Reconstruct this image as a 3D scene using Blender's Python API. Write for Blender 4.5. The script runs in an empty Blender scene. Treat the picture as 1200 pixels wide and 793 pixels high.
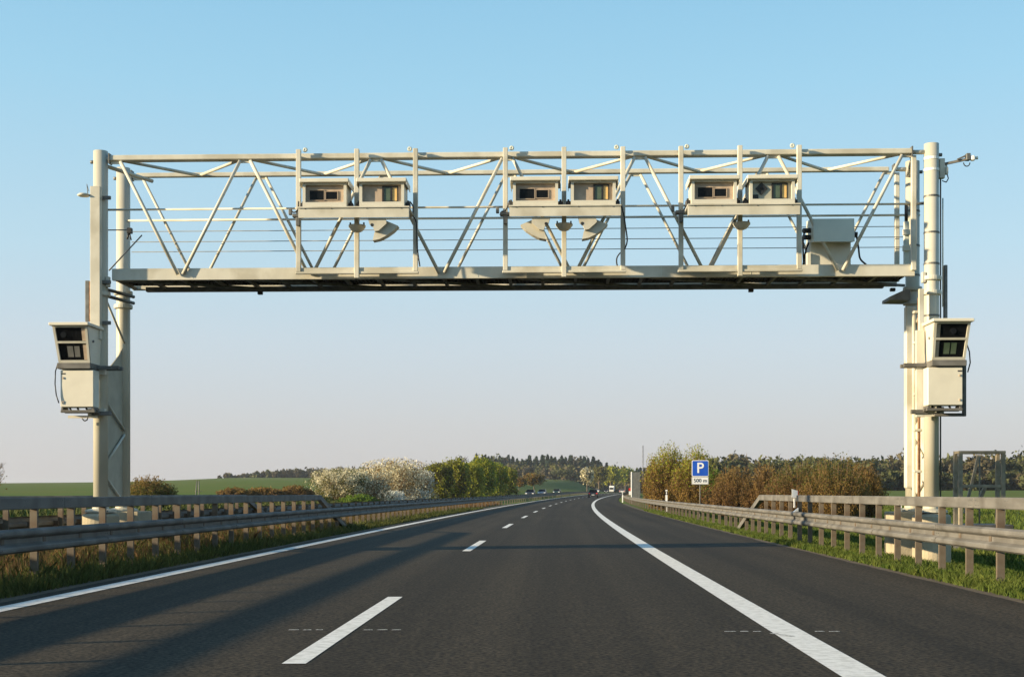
import bpy, math, random
import numpy as np
from mathutils import Vector, Matrix
random.seed(7); rng = np.random.default_rng(7)
S = bpy.context.scene; COL = S.collection
R = math.radians
# ------------------------------------------------------------ camera, sky, sun
CAMH = 1.21; F = 1550.0; HY = 577.0
cam = bpy.data.objects.new('camera', bpy.data.cameras.new('camera')); COL.objects.link(cam)
cam.location = (0, 0, CAMH); cam.rotation_euler = (R(90), 0, 0)
cam.data.sensor_width = 36; cam.data.lens = 36*F/1200; cam.data.shift_y = (HY-396.5)/1200
cam.data.clip_start = 0.05; cam.data.clip_end = 9000
S.camera = cam
SUN_EL = R(14.0); SUN_AZ = R(72.0)          # azimuth: to the left of straight behind the camera
sdir = Vector((-math.sin(SUN_AZ)*math.cos(SUN_EL), -math.cos(SUN_AZ)*math.cos(SUN_EL), math.sin(SUN_EL)))
W = bpy.data.worlds.new('World'); S.world = W; W.use_nodes = True
wn = W.node_tree.nodes; wl = W.node_tree.links
bg = wn['Background']; sky = wn.new('ShaderNodeTexSky'); sky.sky_type = 'NISHITA'
sky.sun_disc = False; sky.sun_elevation = SUN_EL
sky.sun_rotation = math.atan2(sdir.x, sdir.y)
sky.altitude = 100; sky.air_density = 1.0; sky.dust_density = 1.0; sky.ozone_density = 2.0
SKY_SAT = 1.0
# pale evening haze: the same direction-dependent tint all round the horizon, blended over the Nishita sky
tc_ = wn.new('ShaderNodeTexCoord'); sx_ = wn.new('ShaderNodeSeparateXYZ'); wl.new(tc_.outputs['Generated'], sx_.inputs[0])
rp_ = wn.new('ShaderNodeValToRGB'); wl.new(sx_.outputs['Z'], rp_.inputs[0]); cr = rp_.color_ramp
stops = [(0.0, (.60,.575,.60)), (.05, (.60,.60,.635)), (.11, (.585,.665,.735)), (.175, (.50,.70,.81)), (.29, (.36,.655,.84)), (.37, (.28,.58,.80)), (.6, (.12,.34,.60)), (1.0, (.07,.20,.44))]
cr.elements[0].position, cr.elements[1].position = 0, 1
cr.elements[0].color = (*stops[0][1], 1); cr.elements[1].color = (*stops[-1][1], 1)
for p_, c_ in stops[1:-1]: e_ = cr.elements.new(p_); e_.color = (*c_, 1)
sc_ = wn.new('ShaderNodeVectorMath'); sc_.operation = 'SCALE'; wl.new(rp_.outputs[0], sc_.inputs[0]); sc_.inputs['Scale'].default_value = 1/(2**1.3*.13)
mx_ = wn.new('ShaderNodeMix'); mx_.data_type = 'RGBA'; mx_.inputs[0].default_value = .90
wl.new(sky.outputs[0], mx_.inputs[6]); wl.new(sc_.outputs[0], mx_.inputs[7])
wl.new(mx_.outputs[2], bg.inputs[0]); bg.inputs[1].default_value = 0.13
sl = bpy.data.lights.new('sun', 'SUN'); sl.energy = 4.2; sl.angle = R(1.1); sl.color = (1.0, 0.80, 0.52)
so = bpy.data.objects.new('sun', sl); COL.objects.link(so); so.rotation_euler = (-sdir).to_track_quat('-Z', 'Y').to_euler()
S.view_settings.view_transform = 'Standard'; S.view_settings.look = 'None'
S.view_settings.exposure = 1.3; S.view_settings.gamma = 1.0

HAZE = 0.00012
# ------------------------------------------------------------ materials
def mat(name, c1, c2=None, scale=6.0, rough=0.6, metal=0.0, c3=None, s2=0.7, bump=0.0, bscale=40.0, lo=0.35, hi=0.65, island=0.0, stretch=None, trans=0.0, spec=0.4):
    m = bpy.data.materials.new(name); m.use_nodes = True
    n = m.node_tree.nodes; l = m.node_tree.links; b = n['Principled BSDF']
    b.inputs['Roughness'].default_value = rough; b.inputs['Metallic'].default_value = metal
    b.inputs['Specular IOR Level'].default_value = spec
    tc = n.new('ShaderNodeTexCoord'); mp = n.new('ShaderNodeMapping'); l.new(tc.outputs['Object'], mp.inputs[0])
    if stretch: mp.inputs['Scale'].default_value = stretch
    nz = n.new('ShaderNodeTexNoise'); nz.inputs['Scale'].default_value = scale; nz.inputs['Detail'].default_value = 6
    l.new(mp.outputs[0], nz.inputs['Vector'])
    rp = n.new('ShaderNodeValToRGB'); l.new(nz.outputs['Fac'], rp.inputs[0])
    rp.color_ramp.elements[0].position = lo; rp.color_ramp.elements[1].position = hi
    rp.color_ramp.elements[0].color = (*c1, 1); rp.color_ramp.elements[1].color = (*(c2 or c1), 1)
    out = rp.outputs[0]
    if c3:
        nz2 = n.new('ShaderNodeTexNoise'); nz2.inputs['Scale'].default_value = s2; nz2.inputs['Detail'].default_value = 4
        l.new(tc.outputs['Object'], nz2.inputs['Vector'])
        r2 = n.new('ShaderNodeValToRGB'); r2.color_ramp.elements[0].position = 0.45; r2.color_ramp.elements[1].position = 0.62
        l.new(nz2.outputs['Fac'], r2.inputs[0])
        mx = n.new('ShaderNodeMix'); mx.data_type = 'RGBA'; l.new(r2.outputs[0], mx.inputs[0]); l.new(out, mx.inputs[6]); mx.inputs[7].default_value = (*c3, 1)
        out = mx.outputs[2]
    if island:
        g = n.new('ShaderNodeNewGeometry'); mr = n.new('ShaderNodeMapRange'); l.new(g.outputs['Random Per Island'], mr.inputs[0])
        mr.inputs[3].default_value = 1-island; mr.inputs[4].default_value = 1+island
        vm = n.new('ShaderNodeVectorMath'); vm.operation = 'SCALE'; l.new(out, vm.inputs[0]); l.new(mr.outputs[0], vm.inputs['Scale'])
        out = vm.outputs[0]
    l.new(out, b.inputs['Base Color'])
    if bump:
        nb = n.new('ShaderNodeTexNoise'); nb.inputs['Scale'].default_value = bscale; nb.inputs['Detail'].default_value = 5
        l.new(mp.outputs[0], nb.inputs['Vector'])
        bp = n.new('ShaderNodeBump'); bp.inputs['Strength'].default_value = bump; bp.inputs['Distance'].default_value = 0.02
        l.new(nb.outputs['Fac'], bp.inputs['Height']); l.new(bp.outputs[0], b.inputs['Normal'])
    if trans:
        t = n.new('ShaderNodeBsdfTranslucent'); l.new(out, t.inputs[0]); ms = n.new('ShaderNodeMixShader'); ms.inputs[0].default_value = trans
        l.new(b.outputs[0], ms.inputs[1]); l.new(t.outputs[0], ms.inputs[2]); l.new(ms.outputs[0], n['Material Output'].inputs[0])
    return m
M = {}
M['paint'] = mat('gantry_paint', (.53,.51,.425), (.60,.58,.49), 3.0, .5, c3=(.44,.415,.33), s2=1.6, stretch=(1,1,.35))
M['paint_pole'] = mat('pole_paint', (.47,.45,.365), (.53,.51,.42), 2.0, .45, c3=(.42,.395,.31), s2=.8, stretch=(1,1,.25))
M['white'] = mat('cabinet_paint', (.60,.57,.47), (.66,.63,.52), 3.0, .45)
M['hood'] = mat('hood_grey', (.52,.55,.48), (.57,.60,.52), 3.0, .5)
M['panel'] = mat('recess_panel', (.37,.29,.215), (.44,.35,.265), 9.0, .55)
M['steel'] = mat('dark_steel', (.10,.105,.10), (.17,.17,.16), 6.0, .55, .3)
M['grating'] = mat('grating_steel', (.05,.05,.048), (.09,.09,.085), 10.0, .7, .2)
M['black'] = mat('black_rubber', (.012,.012,.013), (.03,.03,.03), 8.0, .5)
M['glass'] = mat('dark_glass', (.004,.005,.006), (.009,.010,.012), 2.0, .25, spec=.12)
M['amber'] = mat('amber_glass', (.75,.50,.18), (.42,.30,.12), 5.0, .25)
M['greenglass'] = mat('greenish_glass', (.05,.08,.05), (.09,.12,.08), 4.0, .1)
M['rust'] = mat('rusty_steel', (.16,.08,.045), (.28,.16,.09), 14.0, .8)
M['galv'] = mat('galvanised', (.115,.112,.103), (.175,.17,.157), 3.0, .65, .0, c3=(.095,.09,.08), s2=1.3, bump=.15, stretch=(1,.35,1.6), spec=.18)
M['post'] = mat('galvanised_post', (.105,.085,.06), (.15,.128,.098), 5.0, .8, .0, c3=(.09,.06,.04), s2=3.0, stretch=(1,1,.5))
M['concrete'] = mat('concrete', (.36,.31,.21), (.44,.38,.27), 4.0, .85, c3=(.30,.26,.18), s2=2.0, bump=.3, bscale=25)
M['mark'] = mat('road_marking', (.80,.78,.72), (.70,.68,.62), 60, .7, c3=(.60,.58,.52), s2=11, bump=.3, bscale=120, lo=.3, hi=.72)
M['mark_worn'] = mat('worn_marking', (.16,.155,.14), (.62,.60,.54), 55, .75, lo=.4, hi=.6)
M['bark'] = mat('bark', (.10,.075,.05), (.17,.13,.09), 10, .9)
M['twig'] = mat('brown_twigs', (.20,.12,.06), (.30,.19,.10), 3, .9)
M['signblue'] = mat('sign_blue', (.012,.085,.50), (.015,.10,.55), 3, .35)
M['signwhite'] = mat('sign_white', (.80,.80,.78), (.84,.84,.82), 3, .4)
M['signblack'] = mat('sign_black', (.02,.02,.02), (.03,.03,.03), 3, .5)
M['signred'] = mat('sign_red', (.55,.03,.02), (.60,.04,.03), 3, .4)
M['signgrey'] = mat('sign_back', (.13,.13,.12), (.18,.18,.165), 5, .6, .2)
M['tyre'] = mat('tyre', (.015,.015,.015), (.03,.03,.03), 10, .9)
M['soil'] = mat('soil', (.065,.048,.03), (.12,.09,.055), 8, .95)
def leafm(name, a, b, isl=.35, tr=.42, scale=.6): return mat(name, a, b, scale, .7, island=isl, trans=tr, spec=.15)
M['grassblade'] = leafm('grass_blades', (.065,.105,.018), (.13,.155,.032), .4, .4, 1.2)
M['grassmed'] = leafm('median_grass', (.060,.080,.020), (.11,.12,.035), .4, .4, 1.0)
M['drygrass'] = leafm('dry_grass', (.12,.072,.034), (.20,.125,.06), .35, .45, 1.0)

# asphalt: speckle, wheel tracks, seams
def asphalt():
    m = bpy.data.materials.new('asphalt'); m.use_nodes = True
    n = m.node_tree.nodes; l = m.node_tree.links; b = n['Principled BSDF']; b.inputs['Roughness'].default_value = .82
    b.inputs['Specular IOR Level'].default_value = .12
    uv = n.new('ShaderNodeUVMap'); tc = n.new('ShaderNodeTexCoord')
    def noise(vec, sc, det, stretch=None):
        mp = n.new('ShaderNodeMapping'); l.new(vec, mp.inputs[0])
        if stretch: mp.inputs['Scale'].default_value = stretch
        z = n.new('ShaderNodeTexNoise'); z.inputs['Scale'].default_value = sc; z.inputs['Detail'].default_value = det
        l.new(mp.outputs[0], z.inputs['Vector']); return z.outputs['Fac']
    def mr(v, a, b_, c, d):
        q = n.new('ShaderNodeMapRange'); l.new(v, q.inputs[0]); q.inputs[1].default_value = a; q.inputs[2].default_value = b_; q.inputs[3].default_value = c; q.inputs[4].default_value = d; return q.outputs[0]
    def mul(a, b_):
        q = n.new('ShaderNodeMath'); q.operation = 'MULTIPLY'; l.new(a, q.inputs[0]); l.new(b_, q.inputs[1]); return q.outputs[0]
    sp = noise(tc.outputs['Object'], 26, 4); sp2 = noise(tc.outputs['Object'], 140, 2)
    big = noise(tc.outputs['Object'], .5, 4, (1, .18, 1)); track = noise(uv.outputs[0], 1.0, 3, (1.3, .012, 1))
    mid = noise(tc.outputs['Object'], 9, 4, (1, .35, 1))
    v = mul(mul(mul(mr(sp, .36, .64, .35, 1.85), mr(sp2, .35, .65, .6, 1.5)), mr(mid, .35, .65, .85, 1.16)), mul(mr(big, .35, .65, .9, 1.1), mr(track, .35, .65, .72, 1.22)))
    rp = n.new('ShaderNodeVectorMath'); rp.operation = 'SCALE'; rp.inputs[0].default_value = (.0335, .0262, .0165); l.new(v, rp.inputs['Scale'])
    l.new(rp.outputs[0], b.inputs['Base Color'])
    bp = n.new('ShaderNodeBump'); bp.inputs['Strength'].default_value = .35; bp.inputs['Distance'].default_value = .01; l.new(sp, bp.inputs['Height']); l.new(bp.outputs[0], b.inputs['Normal'])
    return m
M['asphalt'] = asphalt()

# ------------------------------------------------------------ helpers
class MB:
    def __init__(s): s.v = []; s.f = []; s.mi = []; s.cur = 0; s.sm = []
    def add(s, vs, fs, smooth=False):
        o = len(s.v); s.v += [tuple(p) for p in vs]; s.f += [tuple(i+o for i in f) for f in fs]; s.mi += [s.cur]*len(fs); s.sm += [smooth]*len(fs); return s
    def box(s, x0, x1, y0, y1, z0, z1):
        vs = [(x0,y0,z0),(x1,y0,z0),(x1,y1,z0),(x0,y1,z0),(x0,y0,z1),(x1,y0,z1),(x1,y1,z1),(x0,y1,z1)]
        return s.add(vs, [(0,3,2,1),(4,5,6,7),(0,1,5,4),(1,2,6,5),(2,3,7,6),(3,0,4,7)])
    def bbox(s, x0, x1, y0, y1, z0, z1, b=.008):      # bevelled box (chamfered vertical and top edges)
        pts = [(x0+b,y0),(x1-b,y0),(x1,y0+b),(x1,y1-b),(x1-b,y1),(x0+b,y1),(x0,y1-b),(x0,y0+b)]
        cx_, cy_ = (x0+x1)/2, (y0+y1)/2
        def ins(p, k): return (p[0]+(b if p[0]<cx_ else -b)*k, p[1]+(b if p[1]<cy_ else -b)*k)
        rings = [[(*ins(p,.7), z0) for p in pts], [(*p, z0+b) for p in pts], [(*p, z1-b) for p in pts], [(*ins(p,.7), z1) for p in pts]]
        vs = sum(rings, []); fs = []
        for r in range(3):
            for i in range(8): j = (i+1)%8; fs.append((r*8+i, r*8+j, r*8+8+j, r*8+8+i))
        fs += [tuple(range(7,-1,-1)), tuple(range(24,32))]
        return s.add(vs, fs)
    def tube(s, p0, p1, r, n=10, r1=None, caps=True, smooth=True):
        p0 = Vector(p0); p1 = Vector(p1); d = (p1-p0)
        if d.length < 1e-6: return s
        d.normalize(); a = d.orthogonal().normalized(); b = d.cross(a); r1 = r if r1 is None else r1
        vs = []
        for p, rr in ((p0, r), (p1, r1)):
            for i in range(n): t = 2*math.pi*i/n; vs.append(p+a*(math.cos(t)*rr)+b*(math.sin(t)*rr))
        s.add(vs, [(i, (i+1)%n, n+(i+1)%n, n+i) for i in range(n)], smooth)
        if caps:
            o = len(s.v)-2*n; s.f += [tuple(o+i for i in range(n-1,-1,-1)), tuple(o+n+i for i in range(n))]; s.mi += [s.cur]*2; s.sm += [False]*2
        return s
    def path(s, pts, r, n=6):
        for a, b in zip(pts[:-1], pts[1:]): s.tube(a, b, r, n, caps=True)
        return s
    def beam(s, p0, p1, w, h):                       # rectangular bar, w across, h in the vertical-ish direction
        p0 = Vector(p0); p1 = Vector(p1); d = (p1-p0).normalized()
        side = Vector((0,1,0)) if abs(d.y) < .9 else Vector((1,0,0))
        up = side.cross(d).normalized(); side = d.cross(up).normalized()
        vs = [p+side*(a*w/2)+up*(b*h/2) for p in (p0, p1) for a, b in ((-1,-1),(1,-1),(1,1),(-1,1))]
        return s.add(vs, [(3,2,1,0),(4,5,6,7),(0,1,5,4),(1,2,6,5),(2,3,7,6),(3,0,4,7)])
    def prism(s, poly, y0, y1, axis='y'):             # polygon in x,z extruded along y
        n = len(poly)
        f = (lambda p, t: (p[0], t, p[1])) if axis == 'y' else ((lambda p, t: (t, p[0], p[1])) if axis == 'x' else (lambda p, t: (p[0], p[1], t)))
        vs = [f(p, y0) for p in poly]+[f(p, y1) for p in poly]
        return s.add(vs, [tuple(range(n)), tuple(range(2*n-1, n-1, -1))]+[((i+1)%n, i, n+i, n+(i+1)%n) for i in range(n)])
    def lathe(s, prof, c=(0,0,0), n=20, smooth=True):
        vs = [(c[0]+r*math.cos(2*math.pi*i/n), c[1]+r*math.sin(2*math.pi*i/n), c[2]+z) for r, z in prof for i in range(n)]
        fs = [(k*n+i, k*n+(i+1)%n, (k+1)*n+(i+1)%n, (k+1)*n+i) for k in range(len(prof)-1) for i in range(n)]
        s.add(vs, fs, smooth); o = len(s.v)-len(vs)
        s.f += [tuple(o+i for i in range(n-1,-1,-1)), tuple(o+(len(prof)-1)*n+i for i in range(n))]; s.mi += [s.cur]*2; s.sm += [False]*2
        return s
    def mesh(s, name, mats):
        me = bpy.data.meshes.new(name); me.from_pydata(s.v, [], s.f)
        for m in (mats if isinstance(mats, (list, tuple)) else [mats]): me.materials.append(m)
        me.polygons.foreach_set('material_index', s.mi); me.polygons.foreach_set('use_smooth', s.sm); me.update(); return me
    def build(s, name, mats, parent=None, loc=None, **kw):
        return link(name, s.mesh(name, mats), parent, loc, **kw)
def link(name, me, parent=None, loc=None, rz=0, **kw):
    o = bpy.data.objects.new(name, me); COL.objects.link(o)
    if parent: o.parent = parent
    if loc is not None: o.location = loc
    if rz: o.rotation_euler = (0, 0, rz)
    for k, v in kw.items(): o[k] = v
    return o
def thing(name, label, cat, loc=(0,0,0), rz=0, group=None):
    o = link(name, None, None, loc, rz); o['label'] = label; o['category'] = cat
    if group: o['group'] = group
    return o
def copy_tree(o, parent=None):
    kids = list(o.children); c = o.copy(); COL.objects.link(c)
    if parent: c.parent = parent
    for k in kids: copy_tree(k, c)
    return c
def np_mesh(name, V, Fq, m, smooth=False):
    me = bpy.data.meshes.new(name); V = np.asarray(V, dtype=np.float32); Fq = np.asarray(Fq, dtype=np.int32); k = Fq.shape[1]
    me.vertices.add(len(V)); me.vertices.foreach_set('co', V.ravel())
    me.loops.add(Fq.size); me.loops.foreach_set('vertex_index', Fq.ravel())
    me.polygons.add(len(Fq)); me.polygons.foreach_set('loop_start', np.arange(0, Fq.size, k, dtype=np.int32))
    me.materials.append(m); me.update(calc_edges=True)
    if smooth: me.polygons.foreach_set('use_smooth', np.ones(len(Fq), dtype=bool))
    return me

# ------------------------------------------------------------ road alignment (x right, y ahead)
YS = 370.0
def cx(o, y):
    if y <= YS: return -1.82+.0283*y+.000132*y*y+o
    return -1.82+.0283*YS+.000132*YS*YS+(y-YS)*(.0283+.000264*YS)+o
def gz(y):
    if y < 70: return 0.0
    if y < 340: return 1.0e-5*(y-70)**2
    return min(.729+(y-340)*.0030, 1.20)
def head(y): return -math.atan(.0283+.000264*min(y, YS))   # rotation about z that turns +y along the road
def sstep(a, b, x):
    t = min(1, max(0, (x-a)/(b-a))); return t*t*(3-2*t)
def Eaz(px):       # how many pixels above eye level the far ground stands, by direction
    xs = [-900, 110, 270, 420, 620, 700, 800, 900, 1300, 3000]; es = [9, 10, 17, 17, 16, 15, 9, 6, 6, 6]
    return float(np.interp(px, xs, es))
def terrain_z(u, y):
    x = cx(u, y); base = gz(y); du = 0
    if -3.0-1.5 < u < 7.05: du = -.06                                   # under our carriageway
    elif -19.6 < u < -8.95: du = -.06
    elif -8.95 <= u <= -4.4: du = -.03+.11*math.sin(max(0, (u+4.9)/-4.05)*math.pi)
    elif u >= 7.05: du = -.02-.16*sstep(7.6, 9.5, u)+.25*sstep(12, 20, u)
    elif u <= -19.6: du = -.03+.55*sstep(-20, -24, u)
    r = math.hypot(x, y)
    if y > 10:
        px = 600+F*x/y; E = Eaz(px)
    else: E = 6
    d = (u-13) if u > 0 else (-23-u)
    w = sstep(0, 26, d); rise = 0
    if r > 70:
        k = (E*900/F+1.21)/(900-70); rise = k*(min(r, 950)-70)
        if r > 950: rise -= (r-950)*.02
    return base*(1-w)+du*(1-w)+w*max(rise, -30 if r > 950 else .15)
# terrain
us = sorted(set([-3500,-2000,-1200,-800,-600,-450,-350,-280,-230,-190,-160,-135,-115,-98,-84,-72,-62,-54,-47,-41,-36,-32,-29,-26,-24,-22,-20.6,-19.8,-19.5,-9.0,-8.85,-8.2,-7.4,-6.6,-5.8,-4.9,-4.5,-4.35,-4.2,0,6.9,7.02,7.1,7.5,8,8.6,9.5,10.5,12,14,16,19,22,26,30,34,39,45,52,60,70,82,96,115,135,160,190,230,280,350,450,600,800,1200,2000,3500]))
ys = [-300,-150,-80,-50,-30,-15,-5]+[i*3 for i in range(0, 40)]+[120+i*8 for i in range(40)]+[450+i*25 for i in range(24)]+[1100,1300,1600,2000,2800,4000,6000]
V = []; Fq = []
for y in ys:
    for u in us: V.append((cx(u, y), y, terrain_z(u, y)))
nu = len(us)
for j in range(len(ys)-1):
    for i in range(nu-1): Fq.append((j*nu+i, j*nu+i+1, (j+1)*nu+i+1, (j+1)*nu+i))
M['field'] = mat('field_grass', (.072,.112,.012), (.092,.134,.016), .35, .95, c3=(.108,.122,.02), s2=.03, bump=.6, bscale=6, spec=.1)
link('terrain', np_mesh('terrain', V, Fq, M['field'], True), kind='structure')
def strip(name, u0, u1, y0, y1, dz, m, step=4.0, parent=None, cols=1, jag=0.0, **kw):
    n = max(1, int(math.ceil((y1-y0)/step))); V = []; UV = []
    jr = random.Random(3)
    for j in range(n+1):
        y = y0+(y1-y0)*j/n
        for i in range(cols+1):
            u = u0+(u1-u0)*i/cols
            if jag and i in (0, cols): u += jr.uniform(-jag, jag)
            V.append((cx(u, y), y, gz(y)+dz)); UV.append((u, y))
    Fq = [(j*(cols+1)+i, j*(cols+1)+i+1, (j+1)*(cols+1)+i+1, (j+1)*(cols+1)+i) for j in range(n) for i in range(cols)]
    me = np_mesh(name, V, Fq, m); uvl = me.uv_layers.new(name='UVMap')
    uvl.data.foreach_set('uv', np.array([UV[i] for f in Fq for i in f], dtype=np.float32).ravel())
    return link(name, me, parent, **kw)
strip('verge_soil', 6.9, 7.35, -60, 140, -.012, M['soil'], 1.0, kind='structure', jag=.05)
strip('median_soil', -4.85, -4.1, -60, 140, -.012, M['soil'], 1.0, kind='structure', jag=.08)
road = strip('road', -4.27, 6.98, -120, 900, 0, M['asphalt'], 1.0, kind='structure', cols=6, jag=.04)
opp = strip('opposing_carriageway', -19.4, -9.0, -120, 900, 0, M['asphalt'], 5.0, kind='structure', cols=2)
strip('edge_line', -4.03, -3.77, -60, 620, .004, M['mark'], 2, road)
strip('edge_line', 3.73, 4.02, -60, 620, .004, M['mark'], 2, road)
strip('edge_line', -9.55, -9.35, -60, 620, .004, M['mark'], 5, opp); strip('edge_line', -17.3, -17.1, -60, 620, .004, M['mark'], 5, opp)
for k in range(-2, 30):
    y0 = 9.35+18*k; strip('lane_dash', -.085, .085, y0, y0+6, .004, M['mark'], 2, road)
    if k > 3: strip('lane_dash', -13.4, -13.2, y0, y0+6, .004, M['mark'], 2, opp)
# little survey crosses on the lines
def ticks(uc, y):
    x0 = cx(uc, y)
    for i, (a, b) in enumerate([(-.50,-.40),(-.37,-.29),(-.26,-.19),(.16,.25),(.28,.38),(.41,.50)] if uc < 1 else [(-.55,-.44),(-.41,-.33),(-.30,-.22),(.24,.33),(.36,.46)]):
        j = random.uniform(-.012, .012)
        MB().add([(x0+a, y+j, .005), (x0+b, y+j+.01, .005), (x0+b-.01, y+j+.055, .005), (x0+a+.01, y+j+.045, .005)], [(0,1,2,3)]).build('survey_tick', M['mark_worn'], road)
ticks(0, 11.63); ticks(3.87, 11.5)
x0 = cx(3.87, 11.5)
for i in range(3): MB().add([(x0-.17+i*.045, 11.30+i*-.10, .0055), (x0-.10+i*.045, 11.30-i*.10, .0055), (x0-.11+i*.045, 11.36-i*.10, .0055), (x0-.18+i*.045, 11.37-i*.10, .0055)], [(0,1,2,3)]).build('survey_tick', M['mark_worn'], road)

# ------------------------------------------------------------ guardrails
WP = [(.03,-.155),(.075,-.13),(.08,-.11),(.08,-.085),(.07,-.065),(.012,-.03),(.012,.03),(.07,.065),(.08,.085),(.08,.11),(.075,.13),(.03,.155)]
def w_mesh(side, L, nseg=1):
    mb = MB(); t = .006; prof = WP+[(x-t, z) for x, z in reversed(WP)]; n = len(prof)
    vs = [(side*x, yy, z) for yy in (0, L) for x, z in prof]; fs = []
    for i in range(n):
        j = (i+1)%n; q = (i, j, n+j, n+i); fs.append(q if side > 0 else q[::-1])
    mb.add(vs, fs)
    mb.box(min(0,side*.083), max(0,side*.083), L-.012, L-.004, -.135, -.06) ; mb.box(min(0,side*.083), max(0,side*.083), L-.012, L-.004, .06, .135)
    mb.cur = 1
    for zz in (-.098, .098, 0):
        for yy in (.06, .16): mb.tube((side*(.079 if zz else .010), yy, zz), (side*(.088 if zz else .02), yy, zz), .011, 6)
    return mb.mesh('w_beam', [M['galv'], M['steel']])
def box_mesh(side, L):
    mb = MB(); mb.bbox(-.06, .06, 0.006, L-.006, -.078, .078, .012); mb.cur = 1
    for yy in (.08, .15, .22, 1.28, 1.36, 2.62, 2.7, L-.22, L-.15, L-.08):
        for zz in (-.035, .035): mb.tube((side*.055, yy, zz), (side*.066, yy, zz), .0085, 6)
    return mb.mesh('box_beam', [M['galv'], M['steel']])
def post_mesh(side, h):
    mb = MB(); t = .006; s = side
    # C-shaped post, open away from the traffic
    mb.box(-.05, .05, -.028, -.028+t, -.4, h); mb.box(-.05, -.05+t, -.028+t, .028, -.4, h); mb.box(.05-t, .05, -.028+t, .028, -.4, h)
    mb.box(-.05+t, -.03, .022, .028, -.4, h); mb.box(.03, .05-t, .022, .028, -.4, h)
    return mb.mesh('post', M['post'])
def guardrail(u, side, label, group, dense_to, far_to, box_range, y_start=-12.0):
    g = thing('guardrail', label, 'guardrail', (cx(u, 0), 0, 0), 0, group); gx, gy = cx(u, 0), 0
    wm = w_mesh(side, 4.0); bm_ = box_mesh(side, 4.0); ph = post_mesh(side, 1.0); pl = post_mesh(side, .72)
    blk = MB().box(-.055, .055, -.05, .05, -.05, .05).mesh('spacer', M['post'])
    y = y_start
    while y < far_to:
        link('w_beam', wm, g, (cx(u, y)-side*.08-gx, y, .595+gz(y)), head(y+2)); y += 4.0
    b0, b1 = box_range; y = b1
    while y > b0:
        y -= 4.0; link('box_beam', bm_, g, (cx(u, y)-side*.20-gx, y, 1.07+gz(y)), head(y+2))
    h = head(b1)
    mb = MB(); mb.beam((0,0,0), (math.sin(-h)*5.6, 5.6, -1.22), .12, .15); mb.build('sloping_end', M['galv'], g, (cx(u, b1)-side*.20-gx, b1-.02, 1.07))
    y = y_start+.33; i = 0
    while y < far_to:
        full = y < b1-.3
        d = random.uniform(-.01, .01)
        link('post', ph if full else pl, g, (cx(u, y)-side*.20-gx, y+d, gz(y)+random.uniform(-.01,.01)), head(y)+random.uniform(-.04,.04))
        if y < 60: link('spacer', blk, g, (cx(u, y)-side*.115-gx, y+d, .595+gz(y)), head(y))
        y += 1.333 if y < dense_to else (2.0 if y < dense_to+30 else 4.0)
    return g
guardrail(7.6, -1, 'sunlit steel guardrail along the right shoulder with box beam above the ribbed beam', 'guardrails beside the carriageways', 46, 330, (-12, 38.6))
guardrail(-4.9, 1, 'dark shaded guardrail on the near side of the central reservation, left of the fast lane', 'guardrails beside the carriageways', 60, 400, (-12, 38.6))
guardrail(-8.45, -1, 'farther guardrail across the central reservation, seen between the posts of the shaded one', 'guardrails beside the carriageways', 46, 400, (-12, 42.6))

# ------------------------------------------------------------ the gantry
PHI = -.034; GY = 25.8; cP, sP = math.cos(PHI), math.sin(PHI)
def P(px, py, d=0.0):                 # point on the gantry's own plane at depth d, in gantry coordinates
    a = (px-600)/F; t = (d+GY*cP)/(cP-a*sP); wx = a*t; wy = t
    return (wx*cP+(wy-GY)*sP, d, CAMH+(HY-py)/F*t)
def LX(px, d=0.0): return P(px, 300, d)[0]
G = thing('toll_gantry', 'cream steel toll gantry spanning the whole carriageway on four round columns', 'gantry', (0, GY, 0), PHI)
XL, XR = LX(118), LX(1091.5); D = 1.36; CT = 7.93
def gworld(lx, ly, z=0): return (lx*cP-ly*sP, lx*sP+ly*cP+GY, z)
for lx in (XL, XR):
    for d in (0, D):
        mb = MB(); r = .140
        mb.tube((lx, d, .83), (lx, d, CT), r, 28); 
        mb.lathe([(.30,.83),(.30,.87),(.16,.90),(.16,.98),(.141,1.0)], (lx, d, 0), 24, False)
        zs = (5.02, 5.30) if not (lx == XL and d == 0) else (5.08,)
        c = mb.build('column', M['paint_pole'], G)
        for z in zs:
            MB().lathe([(.142,0),(.185,0),(.19,.02),(.19,.06),(.185,.08),(.142,.08)], (lx, d, z), 24, False).build('clamp_ring', M['paint'], c)
        for z in (6.9, 6.2, 5.6, 4.6):
            if lx == XR: MB().lathe([(.141,0),(.147,0),(.147,.035),(.141,.035)], (lx, d, z), 20, False).build('strap', M['steel'], c)
        for z in ((7.62, 7.40) if lx == XR and d == 0 else ()):
            MB().lathe([(.141,0),(.148,0),(.148,.05),(.141,.05)], (lx, d, z), 20, False).build('strap', M['signwhite'], c)
        e = MB(); sx = 1 if lx > 0 else -1
        e.tube((lx+sx*.13, d, 7.72), (lx+sx*.20, d, 7.72), .035, 8); e.build('bolt', M['steel'], c)
x0, x1 = LX(129), LX(1068); zt = 7.775
CH = .13
mb = MB(); mb.bbox(x0, x1, -.065, .15, zt-.035, zt+CH/2, .012); mb.build('top_chord', M['paint'], G)
mb = MB(); mb.bbox(x0+.1, x1-.1, D-.06, D+.06, zt-.04, zt+.045, .012); mb.build('top_chord', M['paint'], G)
for d in (0, D):
    MB().tube((x1, d, zt), (XR-.12, d, zt), .045, 10).tube((XL+.12, d, zt), (x0+.02, d, zt), .05, 10).build('chord_stub', M['paint'], G)
    MB().tube((x1+.02, d, zt-.14), (XR-.1, D-d if d == 0 else .1, zt-.14), .04, 8).build('corner_brace', M['paint'], G) if d == 0 else None
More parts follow.
